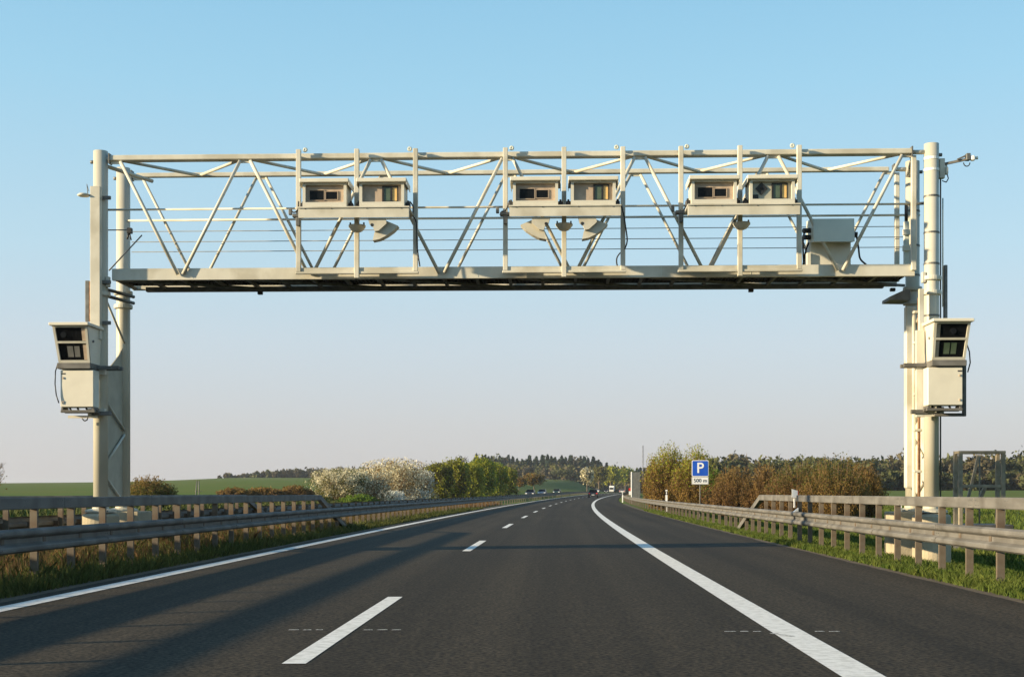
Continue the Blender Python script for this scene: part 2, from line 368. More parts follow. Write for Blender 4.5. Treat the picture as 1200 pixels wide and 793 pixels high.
MB().tube((XL+.1, .1, zt-.12), (x0+.45, D-.1, zt-.14), .04, 8).build('corner_brace', M['paint'], G)
# plates where the chords meet the columns
for xx, s in ((x0, -1), (x1, 1)):
    for d in (0, D): MB().box(xx-.012, xx+.012, d-.09, d+.09, zt-.10, zt+.10).build('end_plate', M['steel'], G)
ZF0, ZF1 = 5.395, 5.62
xb0, xb1 = LX(131), LX(1072)
def channel(name, d, s):      # a channel beam whose web faces away from the walkway
    mb = MB(); mb.box(xb0, xb1, d-.012, d+.012, ZF0, ZF1)
    a, b = sorted((d+s*.012, d+s*.09)); mb.box(xb0, xb1, a, b, ZF0, ZF0+.016); mb.box(xb0, xb1, a, b, ZF1-.016, ZF1)
    return mb.build(name, M['paint'], G)
channel('walkway_beam', 0.02, 1); channel('walkway_beam', D, -1)
for px in (226, 445, 560, 775, 880): 
    mb = MB(); x = LX(px); mb.box(x-.004, x+.004, .003, .0078, ZF0+.02, ZF1-.02); mb.build('joint_seam', M['hood'], G)
# grating in panels, cross members and cable tray below
n = 24; w = (xb1-xb0-.1)/n
gm = MB(); gm.box(0.01, w-.01, .12, D-.20, 0, .012)
for i in range(9): gm.box(.01+(w-.02)*i/8-.006, .01+(w-.02)*i/8+.006, .12, D-.20, -.035, -.002)
for j in range(5): yy = .16+(D-.42)*j/4; gm.box(.01, w-.01, yy-.008, yy+.008, -.04, -.0021)
gm = gm.mesh('grating_panel', M['grating'])
cm = MB().box(-.03, .03, .02+.012, D-.012, -.05, .0).mesh('cross_member', M['steel'])
for i in range(n):
    link('grating_panel', gm, G, (xb0+.05+i*w, 0, ZF0+.10)); link('cross_member', cm, G, (xb0+.05+i*w, 0, ZF0+.055))
trm = MB().beam((0, .1, 0), (2.6, D-.1, 0), .05, .05).mesh('under_brace', M['steel'])
for i in range(6): link('under_brace', trm, G, (xb0+.2+i*2.6, 0, ZF0-.005+.01))
MB().box(xb0+.3, xb1-.3, D-.16, D-.03, ZF0-.045, ZF0-.02).box(xb0+.3, xb1-.3, D-.165, D-.16, ZF0-.045, ZF0+.045).build('cable_tray', M['steel'], G)
for px in (305, 880, 1046): x = LX(px, D-.1); MB().bbox(x-.05, x+.05, D-.15, D-.05, ZF0-.11, ZF0-.046).build('lamp_socket', M['black'], G)
# diagonals
TB = LX(212); TE = LX(984); sp = (TE-TB)/5
bots = [TB+sp*i for i in range(6)]; tops = [TB-sp*.5+sp*i for i in range(7)]
zb = ZF0+.10; ztt = zt-.06
for fi, d in enumerate((-.045, D)):
    for i, b in enumerate(bots):
        for s, t in ((-1, tops[i]), (1, tops[i+1])):
            zlow = zb if fi == 0 else ZF1-.02
            f = (ZF1-.02-zb)/(ztt-zb) if fi else 0
            xb = b+s*.05; xt = t-s*.10
            xs_ = xb+(xt-xb)*f
            MB().tube((xs_, d, zlow), (xt, d, ztt), .034 if fi == 0 else .030, 10).build('diagonal', M['paint'], G)
for i, t in enumerate(tops):                    # top bracing in plan, node plates
    for b in ([bots[i-1]] if i else [])+([bots[i]] if i < 6 else []):
        s = 1 if b > t else -1
        MB().tube((t+s*.12, .05, zt-.02), (b-s*.05, D-.06, zt-.01), .032, 8).build('plan_brace', M['paint'], G)
    for d in (0, D):
        MB().box(t-.11, t+.11, d-.008, d+.008, zt-.10, zt-.036).build('node_plate', M['paint'], G)
# end posts at right hand end of truss
for px, d in ((1070.5, -.02), (1051, D)):
    MB().bbox(LX(px,d)-.045, LX(px,d)+.045, d-.045, d+.045, ZF0+.1, zt-.07).build('end_post', M['paint'], G)
# handrails and wires
zr = 6.80
for d, z, r in ((.10, zr, .021), (D-.08, zr+.03, .023)):
    MB().tube((XL+.1, d, z), (LX(1078,d), d, z), r, 8).build('handrail', M['paint'], G)
for z in (6.60, 6.385, 6.18):
    MB().tube((XL+.2, D-.08, z), (LX(1076,D), D-.08, z), .008, 5).build('railing_wire', M['steel'], G)
MB().tube((XL+.1, .10, 6.40), (XL+.5, .10, 6.40), .012, 5).build('railing_wire', M['steel'], G)
# infill plates between front and back columns, near the ground
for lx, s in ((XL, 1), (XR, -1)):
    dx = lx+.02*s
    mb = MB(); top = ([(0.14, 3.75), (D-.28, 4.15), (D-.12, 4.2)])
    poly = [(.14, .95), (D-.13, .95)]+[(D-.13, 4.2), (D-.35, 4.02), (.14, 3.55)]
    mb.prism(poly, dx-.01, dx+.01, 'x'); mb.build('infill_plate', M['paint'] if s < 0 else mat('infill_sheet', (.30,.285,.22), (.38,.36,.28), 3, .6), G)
    for (a, za, b, zb_) in ((.14, 3.0, D-.14, 2.5), (D-.14, 2.4, .14, 1.8), (.14, 1.5, D-.14, .98), (.14, 5.0, D-.14, 4.3)):
        MB().tube((dx+s*.05, a, za), (dx+s*.05, b, zb_), .025, 8).build('column_brace', M['paint'], G)
# cable duct beside the right rear column, ladder style rails
MB().bbox(XR-.22, XR-.03, D-.34, D-.17, 1.3, 4.95, .02).build('cable_duct', M['paint'], G)
MB().bbox(XR-.155, XR-.10, D-.62, D-.54, .95, 4.9, .01).build('cable_duct', M['paint'], G)
MB().tube((XR-.17, .25, .95), (XR-.17, .25, 5.0), .03, 8).build('conduit', M['rust'], G)
for z in (1.6, 2.4, 3.1, 4.1, 4.7): MB().bbox(XR-.28, XR-.12, .2, .32, z, z+.05).build('pipe_clip', M['paint'], G)
MB().tube((XR+.19, .06, 1.0), (XR+.19, .06, 7.4), .016, 8).build('conduit', M['steel'], G)
MB().tube((XR+.235, .06, 4.8), (XR+.235, .06, 6.9), .014, 8).build('conduit', M['hood'], G)
MB().bbox(XR+.25, XR+.31, 0, .1, 4.3, 5.6).build('cable_duct', M['steel'], G)
MB().tube((XR+.02, .5, 6.9), (XR-.28, .6, 6.9), .03, 8).build('handrail', M['steel'], G)
# left: lattice bracket under walkway end
for z in (5.25, 5.12): MB().tube((XL, .1, z), (XL+.25, D-.1, z), .035, 8).build('end_brace', M['steel'], G)
MB().bbox(XL+.13, XL+.20, -.10, .0, 5.25, 5.45).build('shoe', M['paint'], G)
MB().tube((XL+.10, .2, 5.62), (XL+.45, D-.2, 6.5), .015, 6).build('gate_stay', M['steel'], G)
MB().bbox(XR-.20, XR-.13, -.10, .0, 5.25, 5.45).build('shoe', M['paint'], G)
# right: sloped plate light under walkway end
mb = MB(); a = P(1038, 352, 1.0); b = P(1062, 343, 1.0)
mb.prism([(a[0], a[2]-.03), (b[0], b[2]-.19), (b[0], b[2]+.02), (b[0]-.1, b[2]+.02), (a[0], a[2]+.03)], .7, 1.3); mb.build('end_hood', M['steel'], G)

# mounting frames with their long shelves
FR = [(350, 418.3, 487, 349.5, 479, 241.0), (592.3, 661, 730, 597, 727.5, 239.5), (798, 867, 936.5, 806.5, 937.5, 238.0)]
zs0, zs1 = 6.375, 6.60
for (pl, pm, pr, s0, s1, sy) in FR:
    d = -.20; h = .045
    zlow = 5.50
    for p_, lo_ in ((pl, zlow), (pm, zlow-.13), (pr, zlow)):
        x = LX(p_, d); MB().bbox(x-h, x+h, d-h-(.012 if p_ == pm else 0), d+h, lo_, 7.875, .006).build('frame_upright', M['paint'], G)
    xl, xr = LX(pl, d), LX(pr, d)
    MB().bbox(xl-.06, xr+.06, d-h+.004, d+h-.004, zlow-.045, zlow-.002, .006).box(xl, xr, d-.02, d+.02, zlow, zlow+.075).build('frame_foot', M['paint'], G)
    MB().box(xl-.04, xl+.02, d, 0-.066, 7.72, 7.78).box(xr-.02, xr+.04, d, -.066, 7.72, 7.78).build('frame_hook', M['paint'], G)
    for x in (xl+.12, xr-.12):
        mb = MB(); pts = [(x+.028*math.cos(t), d+.05, 7.885+.028*math.sin(t)) for t in [math.pi*2*i/10 for i in range(11)]]; mb.path(pts, .022, 6); mb.build('lifting_eye', M['hood'], G)
    a, b = LX(s0, -1.05), LX(s1, -1.05)
    mb = MB(); mb.box(a, b, -1.05, -1.03, zs0, zs1-.045); mb.box(a-.01, b+.01, -1.075, -.18, zs1-.045, zs1-.02); mb.box(a, a+.02, -1.03, -.26, zs1-.055, zs1-.0455); mb.box(b-.02, b, -1.03, -.26, zs1-.055, zs1-.0455); mb.box(a, a+.012, -1.03, -.95, zs0, zs1-.056); mb.box(b-.012, b, -1.03, -.95, zs0, zs1-.056)
    mb.build('equipment_shelf', M['paint'], G)
    for k in (.06, .30, .62, .93):
        x = a+(b-a)*k; MB().bbox(x-.012, x+.012, -1.062, -1.0501, zs1-.066, zs1-.0455).build('shelf_clip', M['steel'], G)

# ---- camera housings on the gantry
def housing(px0, px1, label, kind, flip=0):
    """px0..px1: edges of the body's front face"""
    df = -1.0; a, b = LX(px0, df), LX(px1, df); w = b-a; xc = (a+b)/2
    loc = gworld(xc, df, 6.582)
    t = thing('camera_housing', label, 'camera', loc, PHI, 'enforcement camera housings on the gantry')
    hw = w/2; H = .455; dep = .58; bd = .055; rc = .09
    mb = MB(); mb.box(-hw, hw, rc, dep, 0, H)
    mb.box(-hw, -hw+bd, 0, rc, 0, H); mb.box(hw-bd, hw, 0, rc, 0, H); mb.box(-hw+bd, hw-bd, 0, rc, 0, .095); mb.box(-hw+bd, hw-bd, 0, rc, H-.03, H); mb.build('body', M['paint'], t)
    rb = MB(); rb.bbox(-hw-.05, hw+.05, -.07, dep+.05, H+.003, H+.075, .01); rb.box(-hw-.05, -hw-.04, -.05, dep+.04, H-.05, H+.002); rb.box(hw+.04, hw+.05, -.05, dep+.04, H-.05, H+.002); rb.build('roof', M['white'], t)
    MB().box(-hw+bd, hw-bd, rc-.006, rc-.002, .096, H-.031).build('front_panel', M['panel'] if kind != 'diamond' else M['greenpanel'], t)
    iw = 2*(hw-bd); zl = .097; ih = H-.031-zl; X = lambda f: -hw+bd+iw*f; Z = lambda f: zl+ih*f
    if kind == 'dual':
        for (f0, f1, g0, g1) in ((.09, .47, .16, .72), (.52, .82, .20, .64)):
            fr = MB(); x_0, x_1, z_0, z_1 = X(f0), X(f1), Z(g0), Z(g1); q = .012
            fr.box(x_0-q, x_1+q, rc-.025, rc-.007, z_0-q, z_0).box(x_0-q, x_1+q, rc-.025, rc-.007, z_1, z_1+q).box(x_0-q, x_0, rc-.025, rc-.007, z_0, z_1).box(x_1, x_1+q, rc-.025, rc-.007, z_0, z_1)
            f = fr.build('window_frame', M['panel'], t); MB().box(x_0, x_1, rc-.012, rc-.0075, z_0, z_1).build('pane', M['glass'], f)
    else:
        x_0, x_1, z_0, z_1 = X(.50), X(.91), Z(.02), Z(.94); q = .02
        fr = MB(); fr.box(x_0, x_1, rc-.03, rc-.007, z_0, z_0+q).box(x_0, x_1, rc-.03, rc-.007, z_1-q, z_1).box(x_0, x_0+q*1.6, rc-.03, rc-.007, z_0+q, z_1-q).box(x_1-q, x_1, rc-.03, rc-.007, z_0+q, z_1-q)
        xm = x_0+(x_1-x_0)*.58; fr.box(xm-.018, xm+.018, rc-.03, rc-.007, z_0+q, z_1-q); f = fr.build('window_frame', M['black'], t)
        MB().box(x_0+q*1.6, xm-.018, rc-.014, rc-.0075, z_0+q, z_1-q).build('pane', M['greenglass'] , f)
        MB().box(xm+.018, x_1-q, rc-.014, rc-.0075, z_0+q, z_1-q).build('pane', M['amber'], f)
        if kind == 'diamond':
            c = (X(.24), Z(.62)); r = .115
            mb = MB(); mb.prism([(c[0]-r, c[1]), (c[0], c[1]-r*1.05), (c[0]+r, c[1]), (c[0], c[1]+r*1.05)], rc-.03, rc-.0075); mb.build('diamond_plate', M['black'], t)
            MB().tube((c[0], rc-.04, c[1]), (c[0], rc-.031, c[1]), .03, 12).build('lens', M['glass'], t)
            MB().bbox(X(.02), X(.16), rc-.04, rc-.0075, Z(.03), Z(.28)).build('connector', M['black'], t)
    for s in (-1, 1):
        MB().bbox(s*(hw+.045)-.045, s*(hw+.045)+.045, .2, .34, .02, .13, .015).tube((s*(hw+.045), .27, .13), (s*(hw+.045), .27, .17), .02, 8).build('cable_gland', M['black'], t)
    return t
M['greenpanel'] = mat('grey_green_panel', (.36,.35,.28), (.43,.41,.33), 7, .5)
housing(354.5, 406, 'twin-window camera housing at the left end of the leftmost gantry frame', 'dual')
housing(421, 473.5, 'camera housing with one amber window, right half of the leftmost gantry frame', 'window')
housing(601, 654, 'twin-window camera housing in the left half of the central gantry frame', 'dual')
housing(669, 721.5, 'camera housing with one amber window, right half of the central gantry frame', 'window')
housing(810.5, 863.5, 'twin-window camera housing in the left half of the rightmost gantry frame', 'dual')
housing(878.5, 931.5, 'camera housing showing a black diamond plate beside its amber window', 'diamond')

# ---- fan-shaped antennas and hub domes under the shelves
def fan(pcx, sgn, label):
    d = -.75; o = P(pcx, 254, d); k = 24.9/F
    t = thing('antenna', label, 'antenna', gworld(o[0], d, zs0-.0), PHI, 'fan-shaped antennas under the shelves')
    q = lambda pts: [(sgn*x*k, -y*k) for x, y in pts]
    arc = q([(7,16),(5,25),(13,23.5),(21,19.5),(29,14),(35,8),(22,2.5)]); 
    if sgn < 0: arc = arc[::-1]
    MB().prism(arc, -.14, .10).build('fan_plate', M['paint'], t)
    br = q([(0,0),(2,7),(6,10),(8,15.5),(13,14.5),(22,6.5),(21,0)])
    if sgn < 0: br = br[::-1]
    MB().prism(br, -.24, -.145).build('bracket', M['paint'], t)
    MB().tube((sgn*5*k, -.245, -8*k), (sgn*5*k, -.20, -8*k), .03, 8).build('knob', M['black'], t)
    return t
fan(433, 1, 'fan-shaped antenna hanging beneath the leftmost camera shelf, curved edge to the right')
fan(645, -1, 'fan-shaped antenna under the left half of the central shelf, pointing left')
fan(677, 1, 'fan-shaped antenna under the right half of the central shelf, pointing right')
def hub(px, py, label):
    d = -.6; o = P(px, py, d)
    t = thing('antenna_dome', label, 'antenna', gworld(o[0], d, zs0-.10-.09), PHI, 'bowl-shaped domes under the shelves')
    MB().lathe([(.055,0),(.10,.02),(.165,.10),(.165,.13),(.10,.13)], (0,0,0), 18).build('bowl', M['paint'], t)
    for s in (-1, 1): MB().bbox(s*.13-.015, s*.13+.015, -.02, .02, .131, .188).build('hanger', M['steel'], t)
    return t
hub(418.5, 262, 'bowl-shaped dome hanging under the middle of the leftmost shelf')
hub(661, 262, 'bowl-shaped dome hanging under the middle of the central shelf, between two fans')
hub(869, 260, 'bowl-shaped dome hanging alone under the rightmost shelf')
# ---- cables hanging from the frames
def cable(pts, label, d=-.3, r=.014, m='black'):
    w = [Vector(P(a, b, d)) for a, b in pts]; out = []
    for i in range(len(w)-1):
        p0 = w[max(i-1,0)]; p1 = w[i]; p2 = w[i+1]; p3 = w[min(i+2,len(w)-1)]
        for k in range(5):
            t = k/5; out.append(.5*((2*p1)+(p2-p0)*t+(2*p0-5*p1+4*p2-p3)*t*t+(3*p1-p0-3*p2+p3)*t**3))
    out.append(w[-1]); mb = MB(); mb.path([tuple(p) for p in out], r, 6)
    o = mb.build('cable', M[m]); o.location = (0, GY, 0); o.rotation_euler = (0,0,PHI); o['label'] = label; o['category'] = 'cable'; o['group'] = 'black cables on the gantry'
cable([(480,236),(484,242),(484,252),(488,262),(489,290),(492,312)], 'black cable running down the right upright of the leftmost frame')
cable([(350,236),(349,246),(344,249),(341,246)], 'short black cable at the left upright of the leftmost frame')
cable([(728,240),(731,252),(733,265),(735,282),(732,292)], 'black cable bowing beside the right upright of the central frame')
cable([(727,296),(723,302),(723,310),(726,316)], 'short looped cable low on the right upright of the central frame', .05)
cable([(597,235),(593,246),(588,248),(586,252)], 'short black cable at the left upright of the central frame')
cable([(808,232),(803,243),(799,250),(797,246)], 'short black cable at the left upright of the rightmost frame')
cable([(952,268),(944,270),(941,284),(942,310)], 'black cable dropping left of the grey-hooded walkway cabinet', .3, .018)
cable([(954,281),(947,286),(943,300),(941,312)], 'second black cable left of the grey-hooded walkway cabinet, bowing less', .32, .018)
cable([(1003,272),(1006,290),(1008,303),(1015,310)], 'black cable curving down right of the grey-hooded walkway cabinet', .3, .018)
# small brackets (black clamps) on left uprights
for px, py in ((349, 253), (592, 251), (797.5, 249)):
    a = P(px, py, -.25)
    MB().bbox(a[0]-.10, a[0]+.10, -.32, -.15, a[2]-.03, a[2]+.03).bbox(a[0]-.03, a[0]+.05, -.31, -.252, a[2]-.2, a[2]-.031).build('clamp', M['steel'], G)
    b = P(px-9, py-5, -.28); MB().bbox(b[0]-.03, b[0]+.03, -.30, -.22, b[2]-.06, b[2]+.06).build('sensor', M['steel'], G)

# ---- hooded cabinet on the walkway
a = LX(950.5, .0); b = LX(1000, .0); zc0 = ZF1+.02
t = thing('walkway_cabinet', 'beige equipment cabinet with a grey sloping hood on the walkway at right', 'cabinet', gworld((a+b)/2, .12, ZF1), PHI)
hw = (b-a)/2
MB().bbox(-hw+.02, hw-.01, .05, .55, .02, .52).build('cabinet_body', M['paint'], t)
MB().prism([(-.24,.42),(.55,.525),(.55,.97),(-.20,.87)][::1], -hw+.03, hw, 'x').build('hood', M['hood'], t)
for z, s in ((.70, -1), (.57, -1), (.62, 1)): MB().tube((s*(hw-.02), .1, z), (s*(hw+.12), .05, z-.01), .05, 10).build('cable_plug', M['black'], t)
MB().bbox(-hw-.06, -hw+.02, -.02, .3, 0, .25).build('side_foot', M['paint'], t)

# ---- units hanging on the outside of the columns
def side_unit(pc, s, label, label2):
    """s = +1: column lies to the right of the unit; -1: mirrored"""
    df = -.95; o = P(pc, 400, df); k = 25.0/F
    t = thing('roadside_camera', label, 'camera', gworld(o[0], df, 3.70), PHI, 'two-window camera housings on the columns')
    hw = .335; T = .68; dp = .80; lean = .25
    def fpt(f, z, inset=0.0):   # point on leaning front face
        return (f*(hw-.03*(1-z/T)), lean*(1-z/T)+inset, z)
    vs = [fpt(-1,0), fpt(1,0), (hw-.03, dp, 0), (-hw+.03, dp, 0), fpt(-1,T), fpt(1,T), (hw, dp, T), (-hw, dp, T)]
    mb = MB()
    # shell: floor, top, sides, back
    mb.add(vs, [(0,3,2,1),(4,5,6,7),(1,2,6,5),(2,3,7,6),(3,0,4,7)]); mb.build('shell', M['white'], t)
    def frame(f0, f1, z0, z1, inset0, inset1):
        c = [fpt(f0,z0), fpt(f1,z0), fpt(f1,z1), fpt(f0,z1)]; return c
    # leaning front frame with two openings
    bars = [(-1,1,0,.05),(-1,1,.36,.40),(-1,1,.65,T),(-1,-.86,.05,.36),(.86,1,.05,.36),(-1,-.86,.40,.65),(.86,1,.40,.65)]
    mb = MB()
    for f0, f1, z0, z1 in bars:
        c = [fpt(f0,z0,-.002), fpt(f1,z0,-.002), fpt(f1,z1,-.002), fpt(f0,z1,-.002)]; e = [fpt(f0,z0,.05), fpt(f1,z0,.05), fpt(f1,z1,.05), fpt(f0,z1,.05)]
        mb.add(c+e, [(0,1,2,3),(7,6,5,4),(0,4,5,1),(1,5,6,2),(2,6,7,3),(3,7,4,0)])
    mb.build('front_frame', M['paint'], t)
    for z0, z1, lo_ in ((.05,.36,1),(.40,.65,0)):
        mb = MB(); c = [fpt(-.86,z0,.035), fpt(.86,z0,.035), fpt(.86,z1,.035), fpt(-.86,z1,.035)]; mb.add(c, [(0,1,2,3)])
        w = mb.build('window', M['glass'], t)
        # instrument seen behind the glass edge, brown side reveal
        mb = MB(); fa, fb = (.62,.84) if s > 0 else (-.84,-.62); c = [fpt(fa,z0+.01,.03), fpt(fb,z0+.01,.03), fpt(fb,z1-.01,.03), fpt(fa,z1-.01,.03)]; mb.add(c, [(0,1,2,3)]); mb.build('reveal', M['panel'], w)
        if lo_:
            for f in ((-.35,.0),(.08,.4)): 
                mb = MB(); c = [fpt(f[0],z0+.06,.028), fpt(f[1],z0+.06,.028), fpt(f[1],z1-.05,.028), fpt(f[0],z1-.05,.028)]; mb.add(c, [(0,1,2,3)]); mb.build('instrument', M['greenglass'] if s < 0 else M['steel'], w)
        else:
            mb = MB(); c = Vector(fpt(-.45 if s > 0 else .1, .52, .03)); mb.tube(c, c+Vector((0,-.015,0)), .06, 14); mb.build('lens', M['glass'], w)
    MB().bbox(-hw-.045, hw+.045, -.07, dp+.02, T+.002, T+.06, .01).build('roof', M['white'], t)
    MB().bbox(-hw-.02+.03, hw+.02-.03, lean-.04, dp, -.115, -.003, .01).build('tray', M['galv'], t)
    MB().tube((s*.28, .35, .42), (s*(hw+.012), .35, .42), .025, 10).build('vent', M['steel'], t)
    # arms to the column
    for z in (-.07,): 
        a_, b_ = (hw-.05, hw+.42) if s > 0 else (-hw-.42, -hw+.05)
        MB().bbox(a_, b_, .55, .62, z-.03, z+.04).bbox(a_, b_, .78, .85, z-.03, z+.04).build('arm', M['galv'], t)
    # cabinet beneath
    o2 = gworld(LX(90.5 if s > 0 else 1107.5, df+.28), df+.28, 2.85)
    c = thing('switch_cabinet', label2, 'cabinet', o2, PHI, 'switch cabinets hung under the column cameras')
    hc = .325
    MB().bbox(-hc, hc, .0, .30, 0, .715, .012).build('cabinet_body', M['hood'] if s > 0 else M['white'], c)
    MB().bbox(-hc+.006, hc-.006, -.018, -.001, .008, .707, .006).build('door', M['white'], c)
    lx_ = -s*(hc-.06)
    for z in (.10, .56): MB().bbox(lx_-.018, lx_+.018, -.035, -.019, z-.02, z+.02).build('latch', M['panel'], c)
    MB().box(lx_-.035+s*.0, lx_+.045, -.0215, -.0185, .63, .655).build('name_plate', M['black'], c)
    rk = MB(); rk.bbox(-hc-.01, hc+.15*0+.01, .02, .1, -.10, -.05).bbox(-hc-.01, hc+.01, .22, .30, -.10, -.05).bbox(-hc, -hc+.05, .02, .30, -.05, -.003).bbox(hc-.05, hc, .02, .30, -.05, -.003)
    a_, b_ = (hc-.1, hc+.22) if s > 0 else (-hc-.22, -hc+.1)
    rk.bbox(a_, b_, .30, .38, -.14, -.06); rk.build('rack', M['galv'], c)
    for kx in (-.2, -.05, .12): MB().tube((kx, .15, -.003), (kx+.05, .15, -.10), .02, 8).build('cable_gland', M['black'], c)
    MB().box(-hc+.02, hc-.05, .33, .36, -.19, -.141).build('back_plate', M['white'], c)
    return t
side_unit(81.5, 1, 'two-window camera housing hung on the outside of the left gantry column', 'white switch cabinet below the camera on the left gantry column')
side_unit(1116.5, -1, 'two-window camera housing hung on the front of the right gantry column', 'white switch cabinet below the camera on the right gantry column')
# cables of the side units
def wcable(pts, label, m='black', r=.012):
    mb = MB(); mb.path(pts, r, 6); o = mb.build('cable', M[m]); o.location = (0, GY, 0); o.rotation_euler = (0,0,PHI); o['label'] = label; o['category'] = 'cable'; o['group'] = 'black cables on the gantry'
def pp(l, d): return [P(a, b, d) for a, b in l]
wcable(pp([(68,425),(65,435),(64.5,450),(66,463),(69,472)], -.72), 'black cable bowing beside the white cabinet on the left column')
wcable(pp([(1132,400),(1136,412),(1137,425),(1134,436)], -.6), 'black cable bowing beside the camera on the right column')
wcable(pp([(96,490),(99,493),(102,492),(103,489)], -.5), 'small cable loop below the rack on the left column')
# mounting plates from unit to column
for s, X_ in ((1, XL), (-1, XR)):
    for z in (2.78, 3.58): MB().bbox(X_-.17, X_+.17, -.26, -.141, z-.07, z+.07).build('unit_bracket', M['paint'], G)
    MB().bbox(X_-s*.05-.03, X_-s*.05+.03, -.30, -.262, 2.7, 3.7).build('unit_rail', M['galv'], G)
MB().bbox(LX(1076,-.3)-.05, LX(1083,-.3), -.34, -.28, 2.65, 4.30, .006).build('unit_rail', M['paint'], G)
MB().bbox(LX(1078.5,-.25)-.03, LX(1081,-.25)+.02, -.28, -.2, 4.0, 5.1, .006).build('unit_rail', M['paint'], G)
MB().bbox(LX(1129,-.4), LX(1132.5,-.4), -.40, -.3, 2.66, 3.7, .006).bbox(XR-.05, LX(1129,-.4)-.001, -.39, -.31, 2.66, 2.72, .006).bbox(XR+.1, LX(1129,-.4)-.001, -.39, -.31, 3.45, 3.51, .006).build('unit_rail', M['galv'], G)
# tall mast box on the left column + lamp
a, b = LX(105.5, -.3), LX(117, -.3)
t = thing('mast_box', 'tall narrow cream mast box strapped to the front of the left column', 'mast', gworld((a+b)/2, -.3, 4.2), PHI)
hw = (b-a)/2
MB().bbox(-hw, hw, 0, .14, 0, 2.98, .006).build('mast', M['paint'], t)
for z in (.3, 1.1, 2.75): MB().bbox(-hw+.02, hw+.16, .141, .19, z, z+.07).build('strap', M['steel'], t)
MB().bbox(-hw-.12, -hw-.04, .06, .12, .35, 1.15).build('cable_duct', M['steel'], t)
MB().bbox(-hw-.038, -hw-.005, .05, .12, .35, 1.13).build('duct_edge', M['rust'], t)
t = thing('column_lamp', 'small flat lamp on a short arm near the top of the left mast box', 'lamp', gworld(a-.02, -.25, 6.95), PHI)
MB().lathe([(.02,-.03),(.10,-.02),(.13,0),(.10,.03),(.02,.04)], (-.12, 0, .06), 14).build('lamp_head', M['paint'], t)
MB().tube((-.10, 0, .06), (.02, 0, .06), .02, 8).build('arm', M['steel'], t)
MB().tube((-.04, 0, .07), (-.06, 0, .28), .008, 6).tube((-.06,0,.27),(-.02,0,.14),.006,6).build('aerial', M['steel'], t)
# arm with camera at the top of the right column
o = P(1104, 190, .0)
t = thing('arm_camera', 'small white camera on a slanting arm at the top of the right column', 'camera', gworld(o[0], 0, o[2]-.2), PHI)
k = 25.5/F
MB().bbox(-.06, .04, -.06, .06, -.12, .26).build('mount_box', M['paint'], t)
MB().bbox(.05, .11, -.04, .05, -.04, .10).tube((.08,0,.10),(.08,0,.14),.02,8).build('junction_box', M['paint'], t)
MB().beam((.04, 0, .16), (.46, -.10, .23), .05, .045).beam((.26, -.10, .22), (.46,-.10,.31), .03, .03).build('arm', M['galv'], t)
MB().bbox(.42, .50, -.16, -.04, .20, .33).build('joint', M['steel'], t)
MB().bbox(.50, .59, -.16, -.07, .19, .29, .02).build('camera_body', M['signwhite'], t)
MB().tube((.59,-.11,.24),(.64,-.11,.25),.025,10,r1=.035).build('lens_hood', M['hood'], t)
mb = MB(); mb.path([(.44+.06*math.cos(q), -.1, .16+.07*math.sin(q)) for q in [math.pi*(1+i/8) for i in range(9)]], .01, 6); mb.build('cable_loop', M['black'], t)
mb = MB(); mb.path([(.10,0,-.04),(.12,0,-.12),(.08,0,-.19),(.0,0,-.16)], .01, 6); mb.build('cable_loop', M['black'], t)
# equipment on the walkway at right end
a = P(1062, 245, .9)
t = thing('signal_device', 'slim dark and beige device standing behind the right end railing', 'device', gworld(a[0], .9, ZF1), PHI)
MB().bbox(-.05, .05, -.04, .04, 0, 1.0).build('mast', M['hood'], t); MB().tube((0,0,1.0),(0,0,1.35),.035,8).build('rod', M['black'], t)
for z in (.40, .72): MB().bbox(-.09, .06, -.09, -.041, z, z+.11).build('box', M['white'], t)
t = P(152, 272, .6); g_ = thing('floodlight', 'small black floodlight clamped to the handrail at the left end of the gantry', 'lamp', gworld(t[0], .6, t[2]), PHI)
MB().bbox(-.05, .05, -.05, .05, -.03, .08).build('lamp_head', M['black'], g_); MB().tube((-.02,0,-.03),(-.05,0,-.14),.02,6).tube((.0,0,-.03),(.03,0,-.16),.015,6).build('stem', M['black'], g_)

# ---- foundations
def found(lx, d, kind, label):
    x, y, _ = gworld(lx, d); t = thing('foundation', label, 'concrete base', (x, y, -.4), PHI, 'concrete bases of the gantry columns')
    if kind == 'round': MB().lathe([(.36,0),(.36,1.15),(.34,1.18),(.24,1.225)], (0,0,0), 28, False).build('block', M['concrete'], t)
    else: MB().bbox(-.46, .46, -.45, .45, 0, 1.225, .02).build('block', M['concrete'], t)
    MB().bbox(-.26, .26, -.26, .26, 1.226, 1.232, .002).build('base_plate', M['steel'], t)
    for a_ in (-.2,.2):
        for b_ in (-.2,.2): MB().tube((a_,b_,1.232),(a_,b_,1.27),.02,6).build('anchor_bolt', M['steel'], t)
found(XL, 0, 'round', 'round concrete base with a conical top under the left front column')
found(XL, D, 'square', 'square concrete base under the left rear column, in the central reservation')
found(XR, 0, 'round', 'round concrete base under the right front column, behind the sunlit guardrail')
found(XR, D, 'square', 'square sunlit concrete base under the right rear column')
xw, yw, _ = gworld(XR-.37, D-.38)
t = thing('small_box', 'tiny rusty red and white box on the right square concrete base', 'box', (xw, yw, .833), PHI)
MB().bbox(-.05,.05,-.04,.04,0,.13).build('body', M['signwhite'], t); MB().bbox(-.06,.06,-.05,.05,.131,.19).build('cap', M['rust'], t)

